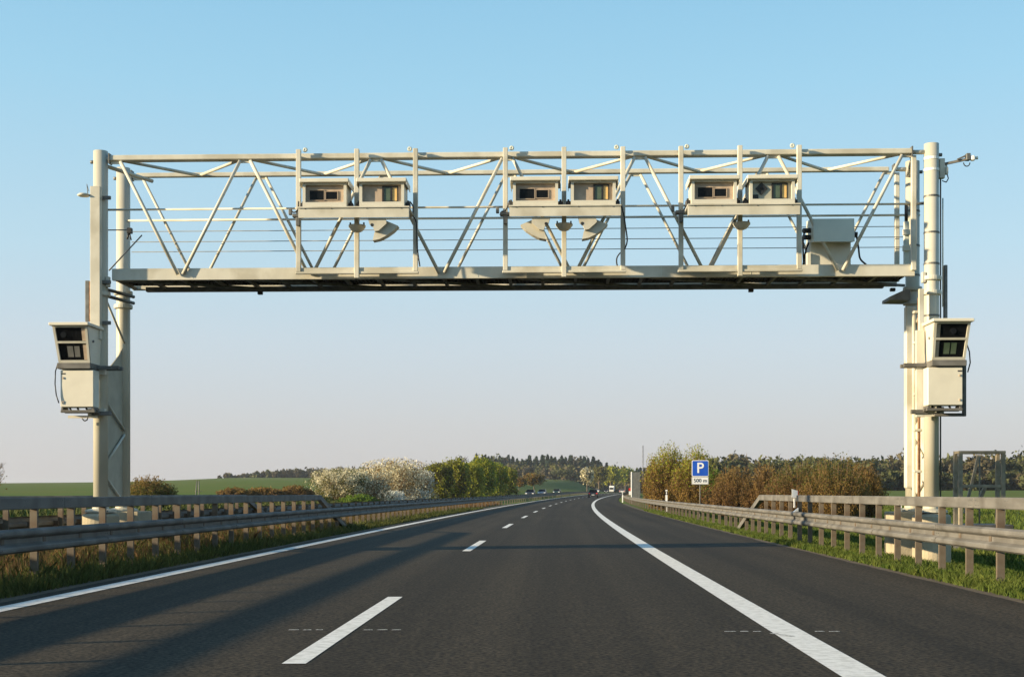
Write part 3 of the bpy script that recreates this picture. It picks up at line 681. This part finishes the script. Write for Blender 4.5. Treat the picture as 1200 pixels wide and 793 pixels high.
# ---- metal box frame at right
wx = lambda px, Y: (px-600)/F*Y
Yf = 31.5
t = thing('steel_frame', 'open rusty steel frame with a cross rail standing in the field right of the gantry', 'metal frame', (wx(1150.5, Yf), Yf, -.1))
hw = 25*Yf/F; h = CAMH+49*Yf/F+.1; m = M['frame'] = mat('weathered_frame', (.20,.17,.12), (.30,.26,.19), 6, .8)
for x, y in ((-hw,0),(hw,0),(hw,.36),(-hw,.36)): MB().bbox(x-.045, x+.045, y-.045, y+.045, 0, h-.07).build('upright', m, t)
MB().bbox(-hw-.05, hw+.05, -.05, .05, h-.069, h).build('top_bar', m, t); MB().bbox(-hw-.04, hw+.04, .32, .40, h-.069, h).build('top_bar', m, t)
for x in (-hw, hw): MB().bbox(x-.04, x+.04, .051, .319, h-.069, h-.002).build('top_bar', m, t)
MB().bbox(-hw+.046, hw-.046, -.03, .03, .62*h, .62*h+.07).build('cross_rail', m, t)
MB().beam((-.1, .9, .35*h*1.0), (.25, .95, h-.1), .06, .06).build('diagonal', m, t); MB().beam((.1,.7,.4*h),(.35,.7,.65*h),.09,.08).build('diagonal', m, t); MB().tube((.3,1.0,.2),(.3,1.0,h-.1),.02,8).build('pipe', m, t)
MB().bbox(-hw-.1, hw+.2, -.15, 1.3, -.4, .55, .02).build('plinth', M['grating'], t)

# ---- parking sign
def text_mesh(s, size, name, off=.012):
    cu = bpy.data.curves.new(name, 'FONT'); cu.body = s; cu.size = size; cu.extrude = .004; cu.offset = off*size; cu.align_x = 'CENTER'; cu.align_y = 'CENTER'
    o = bpy.data.objects.new(name, cu); COL.objects.link(o); dg = bpy.context.evaluated_depsgraph_get(); me = bpy.data.meshes.new_from_object(o.evaluated_get(dg)); bpy.data.objects.remove(o); return me
Ys = 65.0; sx = wx(820.5, Ys)
t = thing('parking_sign', 'blue motorway parking sign with white P and a 500 m plate on a thin post', 'traffic sign', (sx, Ys, 0), 0)
k = Ys/F; zt_ = CAMH+(HY-539)*k; zb_ = CAMH+(HY-558)*k; z2 = CAMH+(HY-567.3)*k; hw = 9.8*k
def rrect(x0, x1, z0, z1, r, n=5):
    p = []
    for cx_, cz_, a0 in ((x1-r, z0+r, -90), (x1-r, z1-r, 0), (x0+r, z1-r, 90), (x0+r, z0+r, 180)):
        for i in range(n+1): a = R(a0+90*i/n); p.append((cx_+r*math.cos(a), cz_+r*math.sin(a)))
    return p
pan = MB().prism(rrect(-hw, hw, zb_, zt_, .06), -.01, .01).build('panel', M['signwhite'], t)
MB().prism(rrect(-hw+.03, hw-.03, zb_+.03, zt_-.03, .045), -.016, -.0101).build('blue_field', M['signblue'], pan)
me = text_mesh('P', .78*(zt_-zb_)*1.15, 'letter'); me.materials.append(M['signwhite']); o = link('letter', me, pan, (0, -.021, (zt_+zb_)/2)); o.rotation_euler = (R(90),0,0)
pl = MB().prism(rrect(-hw, hw, z2, zb_-.015, .03), -.01, .01).build('distance_plate', M['signwhite'], t)
MB().prism(rrect(-hw+.015, hw-.015, z2+.015, zb_-.03, .02), -.0125, -.0101).build('plate_border', M['signblack'], pl)
MB().prism(rrect(-hw+.027, hw-.027, z2+.027, zb_-.042, .015), -.015, -.0126).build('plate_face', M['signwhite'], pl)
me = text_mesh('500 m', .26, 'lettering', 0.0); me.materials.append(M['signblack']); o = link('lettering', me, pl, (0, -.020, (z2+zb_)/2-.01)); o.rotation_euler = (R(90),0,0)
MB().tube((0,.045,-.5),(0,.045,zt_-.1),.03,10).build('post', M['galv'], t)
for z in (zt_-.15, zb_+.1, z2+.1): MB().bbox(-.10,.10,.0105,.05,z-.02,z+.02).build('bracket', M['steel'], t)

# ---- delineators
def delineator(x, y, z, h, label, group='white delineator posts'):
    t = thing('delineator_post', label, 'marker post', (x, y, z), head(y), group)
    tri = [(-.06,-.05),(.06,-.05),(.045,.04),(0,.06),(-.045,.04)]
    MB().prism(tri, 0, h, 'z').build('post', M['signwhite'], t)
    b = [(x_*1.06, y_*1.06) for x_, y_ in tri]; MB().prism(b, h-.30, h-.08, 'z').build('black_band', M['signblack'], t)
    MB().bbox(-.025,.025,-.062,-.0535,h-.26,h-.12).build('reflector', M['signwhite'], t)
delineator(wx(774, 78.5)+.35, 78.5, .1, 1.28, 'white delineator post behind the right guardrail, left of the parking sign')
delineator(wx(729.5, 150), 150, .1, 1.15, 'distant white delineator post at the far bend of the right guardrail')
for x_, Y, l in ((497.5, 196, 'distant white delineator left of the paired one beyond the opposing lanes'), (504, 202, 'right one of the two close delineators in front of the blossom bushes'), (541, 236, 'tiny white delineator below the yellow green trees'), (568.5, 272, 'tiny white delineator near the right end of the green trees')):
    delineator(wx(x_, Y), Y, terrain_z(wx(x_, Y)-cx(0, Y), Y), 1.05, l)
# rail-mounted delineator
Yd = 32.5; xd = cx(7.6, Yd)+.10
t = thing('rail_delineator', 'white marker plate standing on the right guardrail near its start', 'marker post', (xd, Yd, 0))
MB().bbox(-.02,.02,-.02,.02,.84,1.07).build('stem', M['signwhite'], t)
MB().prism([(-.07,1.10),(.07,1.08),(.07,1.26),(-.07,1.30)], -.05, -.02+.0, 'y').build('plate', M['signwhite'], t)
MB().prism([(.071,1.08),(.085,1.08),(.085,1.26),(.071,1.26)], -.05, -.02).build('plate_edge', M['signred'], t)
MB().prism([(-.09,.74),(.03,.76),(.03,.84)], -.32, -.2).build('rail_reflector', M['signwhite'], t)

# ---- grey panel, marker, mast in the distance
Yp = 140.0
t = thing('grey_sign', 'tall grey sign panel with a pale edge post where the right guardrail bends away', 'sign', (wx(745.5, Yp), Yp, .1))
k = Yp/F; hw = 4.8*k; z1_ = CAMH+24*k-.1
MB().bbox(-hw, hw, -.03, .03, .1, z1_, .01).build('panel', M['signgrey'], t)
for z in (.7, 1.3, 1.9, 2.5): MB().bbox(-hw+.01, hw-.01, .031, .09, z, z+.06).build('stiffener', M['galv'], t)
MB().bbox(-hw-.12, -hw-.005, -.06, .06, -.3, z1_+.05).build('edge_post', M['signwhite'], t); MB().bbox(hw-.18, hw-.08, .091, .19, -.3, z1_-.1).build('post', M['galv'], t)
Yq = 128.0
t = thing('warning_marker', 'small red and white marker at the foot of the grey sign panel', 'sign', (wx(738, Yq), Yq, .1))
MB().tube((0,.04,-.3),(0,.04,1.4),.03,8).build('post', M['galv'], t); MB().prism([(-.10,1.3),(.10,1.3),(.10,1.55),(-.10,1.55)], -.01, .01).build('plate', M['signred'], t); MB().prism([(-.09,.9),(.09,.9),(.09,1.25),(-.09,1.25)], -.01, .01).build('lower_plate', M['signwhite'], t)
Ym = 420.0
t = thing('radio_mast', 'thin lattice radio mast rising above the distant wood beside the tall brown bush', 'mast', (wx(753.5, Ym), Ym, 1)); H_ = (HY-521)/F*Ym
for a_ in range(3): MB().tube((.28*math.cos(a_*2.09),.28*math.sin(a_*2.09),0),(.12*math.cos(a_*2.09),.12*math.sin(a_*2.09),H_),.05,5).build('leg', M['steel'], t)
for i in range(10): z = H_*i/10; MB().tube((.28,0,z),(-.14,.24,z+H_/20),.03,4).tube((-.14,.24,z+H_/20),(-.14,-.24,z+H_/10),.03,4).build('lattice', M['steel'], t)

# ---- vehicles
def car(x, y, z, rz, colour, label, rear=True, van=False, lights=False, scale=1.0):
    t = thing('car' if not van else 'truck', label, 'car' if not van else 'truck', (x, y, z), rz, 'distant vehicles on the motorway')
    m = mat('car_paint', colour, tuple(min(1, c*1.15) for c in colour), 1, .25, .2, spec=.6)
    if not van:
        W2 = .88; prof = [(-2.15,.28),(-2.15,.62),(-2.08,.88),(-1.55,.98),(-1.15,1.42),(.65,1.46),(1.25,.98),(2.05,.84),(2.2,.55),(2.2,.28)]
        lo_ = [p for p in prof if p[1] < 1.2]; mb = MB(); mb.prism([(a,b) for a, b in lo_], -W2, W2, 'x'); mb.build('body', m, t)
        cab = [(-1.5,.975),(-1.12,1.38),(.62,1.42),(1.2,.975)]
        vs = [(sx_*(W2-.06 if z_ < 1.1 else W2-.22), y_, z_) for sx_ in (-1, 1) for y_, z_ in cab]
        MB().add(vs, [(3,2,1,0),(4,5,6,7),(0,1,5,4),(1,2,6,5),(2,3,7,6)]).build('window', M['glass'], t)
        MB().bbox(-W2+.24, W2-.24, -1.1, .6, 1.40, 1.46, .02).build('roof', m, t)
        for sx_ in (-1, 1):
            for yy in (-1.35, 1.35):
                w_ = MB().tube((sx_*(W2-.20), yy, .31), (sx_*(W2+.01), yy, .31), .31, 18).build('wheel', M['tyre'], t); MB().tube((sx_*(W2+.011), yy, .31), (sx_*(W2+.02), yy, .31), .19, 12).build('rim', M['galv'], w_)
            MB().bbox(sx_*.70-.16, sx_*.70+.16, -2.18, -2.12, .68, .86, .02).build('tail_light', M['signred'], t)
            MB().bbox(sx_*.66-.18, sx_*.66+.18, 2.12, 2.22, .60, .76, .02).build('headlight', M['signwhite'], t)
            MB().bbox(sx_*(W2+.07)-.07, sx_*(W2+.07)+.07, .75, .90, .95, 1.08, .02).build('mirror', m, t)
        MB().box(-.26,.26,-2.165,-2.151,.45,.56).build('number_plate', M['signwhite'], t); MB().box(-.26,.26,2.201,2.215,.38,.48).build('number_plate', M['signwhite'], t)
        MB().bbox(-W2+.02, W2-.02, -2.2, -2.151, .28, .44, .02).build('bumper', M['black'], t)
    else:
        MB().bbox(-1.22, 1.22, -7, .6, 1.0, 3.6, .04).build('box_body', m, t)
        MB().prism([(.7,.6),(2.7,.6),(2.75,1.6),(2.5,2.9),(.7,2.95)], -1.15, 1.15, 'x').build('cab', m, t)
        MB().prism([(2.73,1.65),(2.78,1.65),(2.57,2.6),(2.5,2.6)], -1.0, 1.0, 'x').build('window', M['glass'], t)
        for sx_ in (-1,1):
            for yy in (-5.5,-4.3,1.6): MB().tube((sx_*.85,yy,.5),(sx_*1.15,yy,.5),.5,16).build('wheel', M['tyre'], t)
            MB().bbox(sx_*.9-.15, sx_*.9+.15, 2.72,2.80,.75,.95,.02).build('headlight', M['signwhite'], t)
    return t
hh = lambda y: head(y)
car(cx(2.0, 246), 246, gz(246), hh(246), (.02,.022,.028), 'dark hatchback seen from behind in the right lane, nearest vehicle')
car(cx(-11, 262), 262, gz(262), hh(262)+math.pi, (.03,.035,.045), 'dark oncoming car, leftmost vehicle beyond the central guardrail')
car(cx(-11, 292), 292, gz(292), hh(292)+math.pi, (.25,.27,.30), 'silver oncoming car just behind the leftmost dark one')
car(cx(-11, 334), 334, gz(334), hh(334)+math.pi, (.02,.05,.05), 'dark green oncoming car alone before the green field')
car(cx(-11, 500), 500, gz(500), hh(500)+math.pi, (.7,.7,.68), 'white oncoming car partly behind the dark hatchback')
car(cx(-11, 566), 566, gz(566), hh(566)+math.pi, (.02,.02,.035), 'dark oncoming car between the hatchback and the white truck')
car(cx(-14.5, 680), 680, gz(680), hh(680)+math.pi, (.75,.75,.73), 'white oncoming truck at the farthest bend of the road', van=True)
car(cx(2.0, 420), 420, gz(420), hh(420), (.5,.5,.48), 'pale car far ahead in the right lane near the red and white marker')

# ------------------------------------------------------------ vegetation
def quads(C, Ssz, up=0.0, aspect=.6):
    """small leaf quads at centres C with sizes Ssz"""
    n = len(C); a = rng.normal(size=(n,3)); a[:,2] += up*2; a /= np.linalg.norm(a, axis=1)[:,None]
    b = rng.normal(size=(n,3)); b -= (a*b).sum(1)[:,None]*a; b /= np.linalg.norm(b, axis=1)[:,None]
    s = np.asarray(Ssz)[:,None]; a = a*s; b = b*s*aspect
    V = np.stack([C-a-b*.3, C-b, C+a+b*.2, C+b], 1).reshape(-1,3)
    return V, np.arange(4*n).reshape(n,4)
def clumpy(c, rad, n, nc, spread=.28, power=.5, flat=0.0):
    """leaf centres in irregular clumps inside an ellipsoid"""
    d = rng.normal(size=(nc,3)); d /= np.linalg.norm(d, axis=1)[:,None]
    rr = rng.random(nc)**power*(.75+.35*rng.random(nc)); k = d*rr[:,None]*(1-spread*.6)
    idx = rng.integers(0, nc, n); sz = (.5+rng.random(nc))[idx][:,None]
    o = rng.normal(size=(n,3))*spread*.55*sz
    p = k[idx]+o
    return np.array(c)+p*np.array(rad)
def lmesh(name, C, s, m, up=0.0, aspect=.6):
    V, Fq = quads(C, s, up, aspect); return np_mesh(name, V, Fq, m)
def lim(name, pts_list, r0, m, parent):
    mb = MB()
    for pts, ra, rb in pts_list:
        k = len(pts)-1
        for i in range(k): mb.tube(pts[i], pts[i+1], ra+(rb-ra)*i/k, 5, r1=ra+(rb-ra)*(i+1)/k, caps=False)
    return mb.build(name, m, parent)
LM = {
 'yel': leafm('yellow_green_leaves', (.25,.265,.025), (.32,.32,.04), .35),
 'green': leafm('spring_green_leaves', (.10,.17,.02), (.15,.22,.03), .35),
 'olive': leafm('olive_leaves', (.11,.11,.028), (.15,.14,.035), .35),
 'brown': leafm('brown_buds', (.18,.115,.035), (.235,.155,.045), .35),
 'reddish': leafm('reddish_buds', (.14,.082,.032), (.185,.11,.04), .35),
 'blossom': leafm('cream_blossom', (.72,.67,.48), (.56,.50,.31), .3, .3),
 'blossomw': leafm('white_blossom', (.68,.68,.60), (.50,.52,.45), .25, .3),
 'dark': leafm('conifer_needles', (.020,.038,.020), (.035,.055,.028), .35, .1),
 'wood': leafm('wood_leaves', (.062,.072,.03), (.10,.105,.04), .35, .2, .12),
 'woodb': leafm('wood_brown', (.09,.078,.045), (.115,.098,.055), .35, .2, .12),
}
def tree(px, pw, ptop, Y, key, label, cat='tree', group=None, pbase=None, leaf=None, n=2600, key2=None, trunk=True, name='tree', bare=0):
    x = wx(px, Y); k = Y/F; u = x-cx(0, Y); z0 = terrain_z(u, Y); top = CAMH+(HY-ptop)*k; H = max(1.0, top-z0); rw = pw/2*k
    t = thing(name, label, cat, (x, Y, z0), rng.random()*6, group)
    leaf = leaf or max(.05, .55*k*2.2)
    tb = H*.28 if trunk else H*.08
    brs = []
    if trunk:
        brs.append(([(0,0,-.2),(rw*.03,0,H*.35),(0,rw*.04,H*.75)], H*.028, H*.008))
    nb = 16 if trunk else 46
    for i in range(nb):
        a = rng.random()*6.28; z_ = H*(.25+.45*rng.random()) if trunk else 0; e = rw*(.5+.45*rng.random()); zz = min(H*.97, z_+H*(.25+.35*rng.random())) if trunk else H*(.55+.42*rng.random())*(1-.25*(e/rw)**2)
        brs.append(([(0 if trunk else e*.15*math.cos(a), 0 if trunk else e*.15*math.sin(a), z_), (e*.45*math.cos(a), e*.45*math.sin(a), z_+(zz-z_)*.55), (e*math.cos(a), e*math.sin(a), zz)], H*.010, H*.003))
    lim('trunk' if trunk else 'stems', brs, 0, M['bark'] if trunk else M['twig'], t)
    if trunk: c = (0, 0, (tb+H)/2); rad = (rw, rw, (H-tb)/2); C = clumpy(c, rad, n, 60, .26, .45)
    else:
        c = (0, 0, H*.42); rad = (rw, rw, H*.54); C = clumpy(c, rad, n, 110, .22, .40)
        lowm = C[:,2] < H*.42; C[lowm,0] *= 1+.25*(1-C[lowm,2]/(H*.42)); C[lowm,1] *= 1+.25*(1-C[lowm,2]/(H*.42))
    C = C[(C[:,2] > .05)]
    # ragged upper outline: shoots
    ns = n//5; a = rng.random(ns)*6.28; rr = np.sqrt(rng.random(ns)); sh = rng.random(ns)
    S_ = np.stack([np.cos(a)*rr*rw*.9, np.sin(a)*rr*rw*.9, H*(.55+.42*sh*(1-.35*rr**2))], 1)
    C = np.vstack([C, S_])
    C[:,2] = np.minimum(C[:,2], H*1.03)
    if key2:
        cl_ = np.sin(C[:,0]*9/rw+1)*np.sin(C[:,1]*8/rw)*np.sin(C[:,2]*10/H+2); msk = rng.random(len(C)) < np.clip(.42+.9*cl_-.5*(C[:,2]/H-.45), .04, .96)
        link('crown', lmesh('crown', C[~msk], leaf*(.6+.8*rng.random((~msk).sum())), LM[key]), t); link('crown', lmesh('crown', C[msk], leaf*(.6+.8*rng.random(msk.sum())), LM[key2]), t)
    else: link('crown', lmesh('crown', C, leaf*(.6+.8*rng.random(len(C))), LM[key], ), t)
    return t
def shrub(px, pw, ptop, Y, key, key2, label, n=2500, stems=130, leaf=None, group='roadside shrubs'):
    """twiggy spring bush: many upright stems with buds on them"""
    x = wx(px, Y); k = Y/F; u = x-cx(0, Y); z0 = terrain_z(u, Y); H = CAMH+(HY-ptop)*k-z0; rw = pw/2*k
    t = thing('bush', label, 'bush', (x, Y, z0), rng.random()*6, group)
    leaf = leaf or max(.035, 1.1*k); n = int(n*7); rw *= 1.15; stems = int(stems*1.5)
    tw = []; L = []
    for i in range(stems):
        a = rng.random()*6.28; f = math.sqrt(rng.random()); e = rw*f*(.85+.25*rng.random()); zz = H*(.62+.40*rng.random())*(1-.52*f**2.3)
        b0 = e*.35
        p = [(b0*math.cos(a), b0*math.sin(a), 0), (e*.72*math.cos(a), e*.72*math.sin(a), zz*.5), (e*math.cos(a), e*math.sin(a), zz)]
        r0 = max(.008, .13*k); tw.append((p, r0, r0*.5))
        m_ = n//stems; tt = .05+.95*rng.random(m_)**.85; P0, P1, P2 = map(np.array, p)
        q = np.where((tt < .5)[:,None], P0+(P1-P0)*(tt*2)[:,None], P1+(P2-P1)*((tt-.5)*2)[:,None])
        L.append(q+rng.normal(size=(m_,3))*np.array([rw*.07, rw*.07, H*.025]))
    lim('stems', tw, 0, M['twig'], t); C = np.vstack(L); C[:,2] = np.maximum(C[:,2], .05)
    split = (C[:,2]/H+rng.normal(size=len(C))*.2) > .62
    for msk, kk in ((split, key2), (~split, key)):
        if msk.sum(): link('foliage', lmesh('foliage', C[msk], leaf*(.5+.9*rng.random(msk.sum())), LM[kk], .3, .5), t)
    return t
# right hand side bushes
shrub(783, 54, 516, 104, 'brown', 'yel', 'tall brown and yellow green bush left of the parking sign, tallest on the right side', 5200, 260)
shrub(815, 50, 520, 98, 'brown', 'yel', 'tall yellow green bush directly behind the parking sign', 4600, 220)
shrub(768, 26, 538, 112, 'brown', 'olive', 'lower brown bush next to the grey sign panel', 2500, 120)
shrub(838, 32, 548, 90, 'reddish', 'green', 'dark green bush just right of the parking sign', 2600, 130)
shrub(862, 56, 543, 72, 'reddish', 'brown', 'reddish brown bush where the box beam of the right guardrail begins', 3600, 170)
shrub(898, 54, 541, 66, 'reddish', 'brown', 'reddish brown bush left of the rail-mounted marker plate', 3600, 170)
shrub(938, 74, 533, 62, 'reddish', 'olive', 'broad brown bush behind the rail-mounted marker plate', 4200, 190)
shrub(978, 78, 529, 60, 'brown', 'olive', 'tallest golden brown bush behind the box beam, midway to the gantry column', 4600, 210)
shrub(1012, 48, 538, 63, 'brown', 'brown', 'rounded golden brown bush nearest the right gantry column', 3800, 170)
# left side
shrub(176, 58, 556, 78, 'olive', 'brown', 'low brown green bush just right of the left gantry column', 3000, 150)
for px, pw, pt, Y, l in ((275, 40, 570, 128, 'low dry bush leftmost behind the shaded guardrail'), (310, 44, 569, 130, 'low dry bush second from left in the dry row'), (345, 40, 568, 132, 'low dry bush nearest to the cream blossom bush')):
    shrub(px, pw, pt, Y, 'reddish', 'brown', l, 1500, 90, group='dry low bushes')
tree(398, 76, 546, 136, 'blossom', 'cream blossoming bush, leftmost and roundest', 'bush', 'blossoming bushes', n=15000, trunk=False, name='blossom_bush', key2='olive', leaf=.075)
tree(432, 64, 546, 140, 'blossom', 'cream and brown bush between the round and the tall blossom bushes', 'bush', 'blossoming bushes', n=10000, trunk=False, name='blossom_bush', key2='brown', leaf=.075)
tree(462, 88, 534, 170, 'blossom', 'tallest cream blossom bush with feathery top', 'bush', 'blossoming bushes', n=14000, trunk=False, name='blossom_bush', key2='brown', leaf=.09)
tree(491, 42, 547, 178, 'blossomw', 'pale blossom bush touching the yellow green trees', 'bush', 'blossoming bushes', n=8000, trunk=False, name='blossom_bush', key2='brown', leaf=.09)
tree(445, 66, 573, 150, 'blossomw', 'low white flowering bush in front of the tall blossom bush', 'bush', 'low white bushes', n=7000, trunk=False, name='low_bush', leaf=.07)
tree(485, 40, 571, 170, 'blossomw', 'low whitish bush in front of the blossom bushes at right', 'bush', 'low white bushes', n=5000, trunk=False, name='low_bush', leaf=.08)
shrub(420, 40, 578, 128, 'green', 'green', 'low bright green bush at the foot of the round blossom bush', 1500, 60)
for px, pw, pt, Y, kk, k2, l in ((513, 40, 541, 205, 'olive', 'yel', 'olive tree at the left end of the green row'), (531, 44, 537, 215, 'yel', 'olive', 'yellow green tree second from left in the green row'),
      (549, 40, 540, 228, 'yel', None, 'bright yellow green tree in the middle of the row'), (564, 36, 534, 240, 'yel', 'green', 'tallest green tree of the row, pointed top'),
      (577, 40, 539, 262, 'yel', 'green', 'yellow green tree second from the right end of the row'), (592, 32, 545, 290, 'yel', 'olive', 'small green tree at the right end of the row')):
    tree(px, pw, pt, Y, kk, l, 'tree', 'green trees beyond the opposing carriageway', n=15000, key2=k2, leaf=.15, trunk=False)
tree(540, 20, 533, 300, 'wood', 'darker tree showing above the yellow green row', 'tree', 'trees in the middle distance', n=900)
tree(626, 30, 553, 420, 'brown', 'bare brown tree at the left edge of the green field', 'tree', 'trees in the middle distance', n=1600, key2='olive')
tree(608, 22, 558, 400, 'brown', 'small brown tree beside the yellow green row', 'tree', 'trees in the middle distance', n=1200)
tree(688, 18, 546, 640, 'blossom', 'pale blossoming tree above the dark hatchback', 'tree', 'trees in the middle distance', n=1400, key2='olive')
tree(702, 24, 545, 660, 'olive', 'olive tree right of the pale blossoming tree', 'tree', 'trees in the middle distance', n=1500)
tree(716, 26, 545, 720, 'yel', 'bright yellow green tree below the conifers, left of two', 'tree', 'trees in the middle distance', n=1500)
tree(733, 26, 546, 740, 'yel', 'bright yellow green tree below the conifers, right of two', 'tree', 'trees in the middle distance', n=1500, key2='green')
tree(659, 32, 549, 760, 'wood', 'dark rounded tree on the upper edge of the green field', 'tree', 'trees in the middle distance', n=1300)
tree(-4, 26, 540, 90, 'brown', 'bare twiggy tree cut by the left edge of the picture', 'tree', 'trees in the middle distance', n=120)
# fence posts left
for px, l in ((228.5, 'leaning fence post left of two beyond the opposing lanes'), (233, 'upright fence post right of two beyond the opposing lanes')):
    Y = 96; z0 = terrain_z(wx(px, Y)-cx(0, Y), Y)
    t = thing('fence_post', l, 'post', (wx(px, Y), Y, z0)); MB().tube((0,0,-.2),(.0 if px > 230 else .14,0,CAMH+(HY-563)*Y/F-z0),.04,8).build('post', M['galv'], t); MB().tube((0,0,.8),(.25,0,.8),.015,5).build('wire', M['steel'], t)

# woods (each reads as one mass)
def wood(name, label, specs, leaf, keys, n_per, conifer=.0):
    Cs = {k: [] for k in keys+['dark']}
    T = MB()
    for (px0, px1, Y, step, hpx0, hpx1) in specs:
        px = px0
        while px < px1:
            x = wx(px, Y)+rng.normal()*1.0; y = Y+rng.normal()*6; u = x-cx(0, y); z0 = terrain_z(u, y); kk = Y/F
            H = (hpx0+(hpx1-hpx0)*rng.random())*kk; 
            con = rng.random() < conifer
            n = n_per
            if con:
                h = rng.random(n)**1.3; rr = (1-h)**.8*.27*H*(.3+.7*rng.random(n)); a = rng.random(n)*6.28
                C = np.stack([x+rr*np.cos(a), y+rr*np.sin(a), z0+H*(.06+.94*h)], 1); Cs['dark'].append(C)
            else:
                w_ = H*(.42+.14*rng.random()); C = clumpy((x, y, z0+H*.45), (w_, w_, H*.53), n, 22, .24); Cs[keys[rng.integers(0, len(keys))]].append(C)
            T.tube((x, y, z0-1), (x, y, z0+H*.6), H*.012, 4, caps=False)
            px += step*(.7+.6*rng.random())
    root = link(name, T.mesh(name, M['bark']), None, None, kind='stuff'); root['label'] = label; root['category'] = 'wood'
    for k_, v in Cs.items():
        if v: C = np.vstack(v); link('foliage', lmesh('foliage', C, leaf*(.6+.8*rng.random(len(C))), LM[k_]), root, kind='stuff')
wood('distant_wood', 'long mixed wood behind the brown bushes on the right', [(835, 1330, 395, 10, 33, 42), (820, 1340, 425, 10, 36, 46), (840, 1330, 380, 5, 16, 28), (840, 1330, 410, 4, 33, 39)], .72, ['wood', 'wood', 'woodb'], 800)
wood('conifer_wood', 'dark conifer wood on the skyline above the far end of the road', [(560, 860, 905, 3.5, 19, 28), (560, 860, 930, 3, 23, 29), (680, 860, 935, 3, 26, 31)], 1.0, ['wood', 'woodb'], 520, .7)
wood('low_wood', 'brown and green deciduous wood below the conifers', [(590, 780, 860, 4.5, 14, 20), (640, 800, 800, 5, 10, 16), (745, 860, 560, 7, 18, 28)], 1.0, ['wood', 'woodb', 'olive'], 260)
wood('hill_wood', 'grey brown wood along the hilltop field at left', [(262, 470, 960, 2.0, 4, 8), (300, 480, 945, 2.2, 7, 10), (330, 480, 950, 2.4, 9, 13), (345, 620, 945, 3, 9, 13), (400, 640, 900, 6, 12, 19)], 1.1, ['woodb', 'woodb', 'wood'], 130)

# grass
def blades(n, ufun, y0, y1, hmin, hmax, w, power=1.6, lean=.35):
    """y denser near the camera"""
    y = y0+(y1-y0)*rng.random(n)**power; u = ufun(n)
    x = np.array([cx(0, yy) for yy in y])+u; z = np.array([terrain_z(a, b) for a, b in zip(u, y)])
    cl = (.55+.45*np.sin(x*3.1+np.sin(y*1.7)*2)*np.sin(y*2.3+1.3)); h = (hmin+(hmax-hmin)*rng.random(n))*(.6+.5*cl)
    ww = w*(.6+.8*rng.random(n))*(1+y/35); a = rng.random(n)*6.28; l = rng.normal(size=(n,2))*lean*h[:,None]
    B = np.stack([x, y, z-.02], 1); D_ = np.stack([np.cos(a)*ww, np.sin(a)*ww, np.zeros(n)], 1)
    m_ = B+np.stack([l[:,0]*.35, l[:,1]*.35, h*.6], 1); tp = B+np.stack([l[:,0], l[:,1], h], 1)
    V = np.stack([B-D_, B+D_, m_+D_*.6, tp, m_-D_*.6], 1).reshape(-1,3)
    return V, np.arange(5*n).reshape(n,5)
def grass(name, label, n, ufun, y0, y1, hmin, hmax, w, m, **k):
    V, Fq = blades(n, ufun, y0, y1, hmin, hmax, w, **k); o = link(name, np_mesh(name, V, Fq, m), kind='stuff'); o['label'] = label; o['category'] = 'grass'
uni = lambda a, b: (lambda n: a+(b-a)*rng.random(n))
grass('verge_grass', 'lush green grass along the right shoulder under the guardrail', 150000, lambda n: 7.14+.12*rng.random(n)+4.5*rng.random(n)**1.5, 9, 90, .04, .17, .006, M['grassblade'], power=1.5)
grass('field_edge_grass', 'rougher grass behind the right guardrail', 40000, uni(10, 30), 14, 110, .10, .28, .012, M['grassblade'])
grass('median_grass', 'short shaded grass along the edge of the central reservation', 150000, lambda n: -4.5-4.25*rng.random(n)**1.3, 9, 100, .06, .22, .006, M['grassmed'], power=1.5)
grass('dry_grass', 'tall straw coloured dead grass in the central reservation', 60000, uni(-8.3, -5.15), 9, 130, .12, .42, .005, M['drygrass'], power=1.6, lean=.3)
grass('median_weeds', 'dark green weeds between the posts of the median guardrails', 60000, uni(-8.4, -4.7), 9, 90, .10, .36, .007, M['grassmed'], power=1.5)
grass('bank_grass', 'rough grass on the bank beyond the opposing carriageway', 40000, uni(-34, -20), 20, 220, .15, .45, .02, M['grassmed'], power=1.1)

# evening haze: one closed box of thin air round camera, road, fields and woods
hm = bpy.data.materials.new('haze_air'); hm.use_nodes = True; hn = hm.node_tree.nodes; hn.remove(hn['Principled BSDF'])
pv = hn.new('ShaderNodeVolumePrincipled'); pv.inputs['Color'].default_value = (.80,.84,.90,1); pv.inputs['Density'].default_value = HAZE; pv.inputs['Anisotropy'].default_value = .3
hm.node_tree.links.new(pv.outputs[0], hn['Material Output'].inputs['Volume'])
link('haze', MB().box(-7500, 7500, -700, 7000, -160, 60).mesh('haze', hm), kind='stuff')
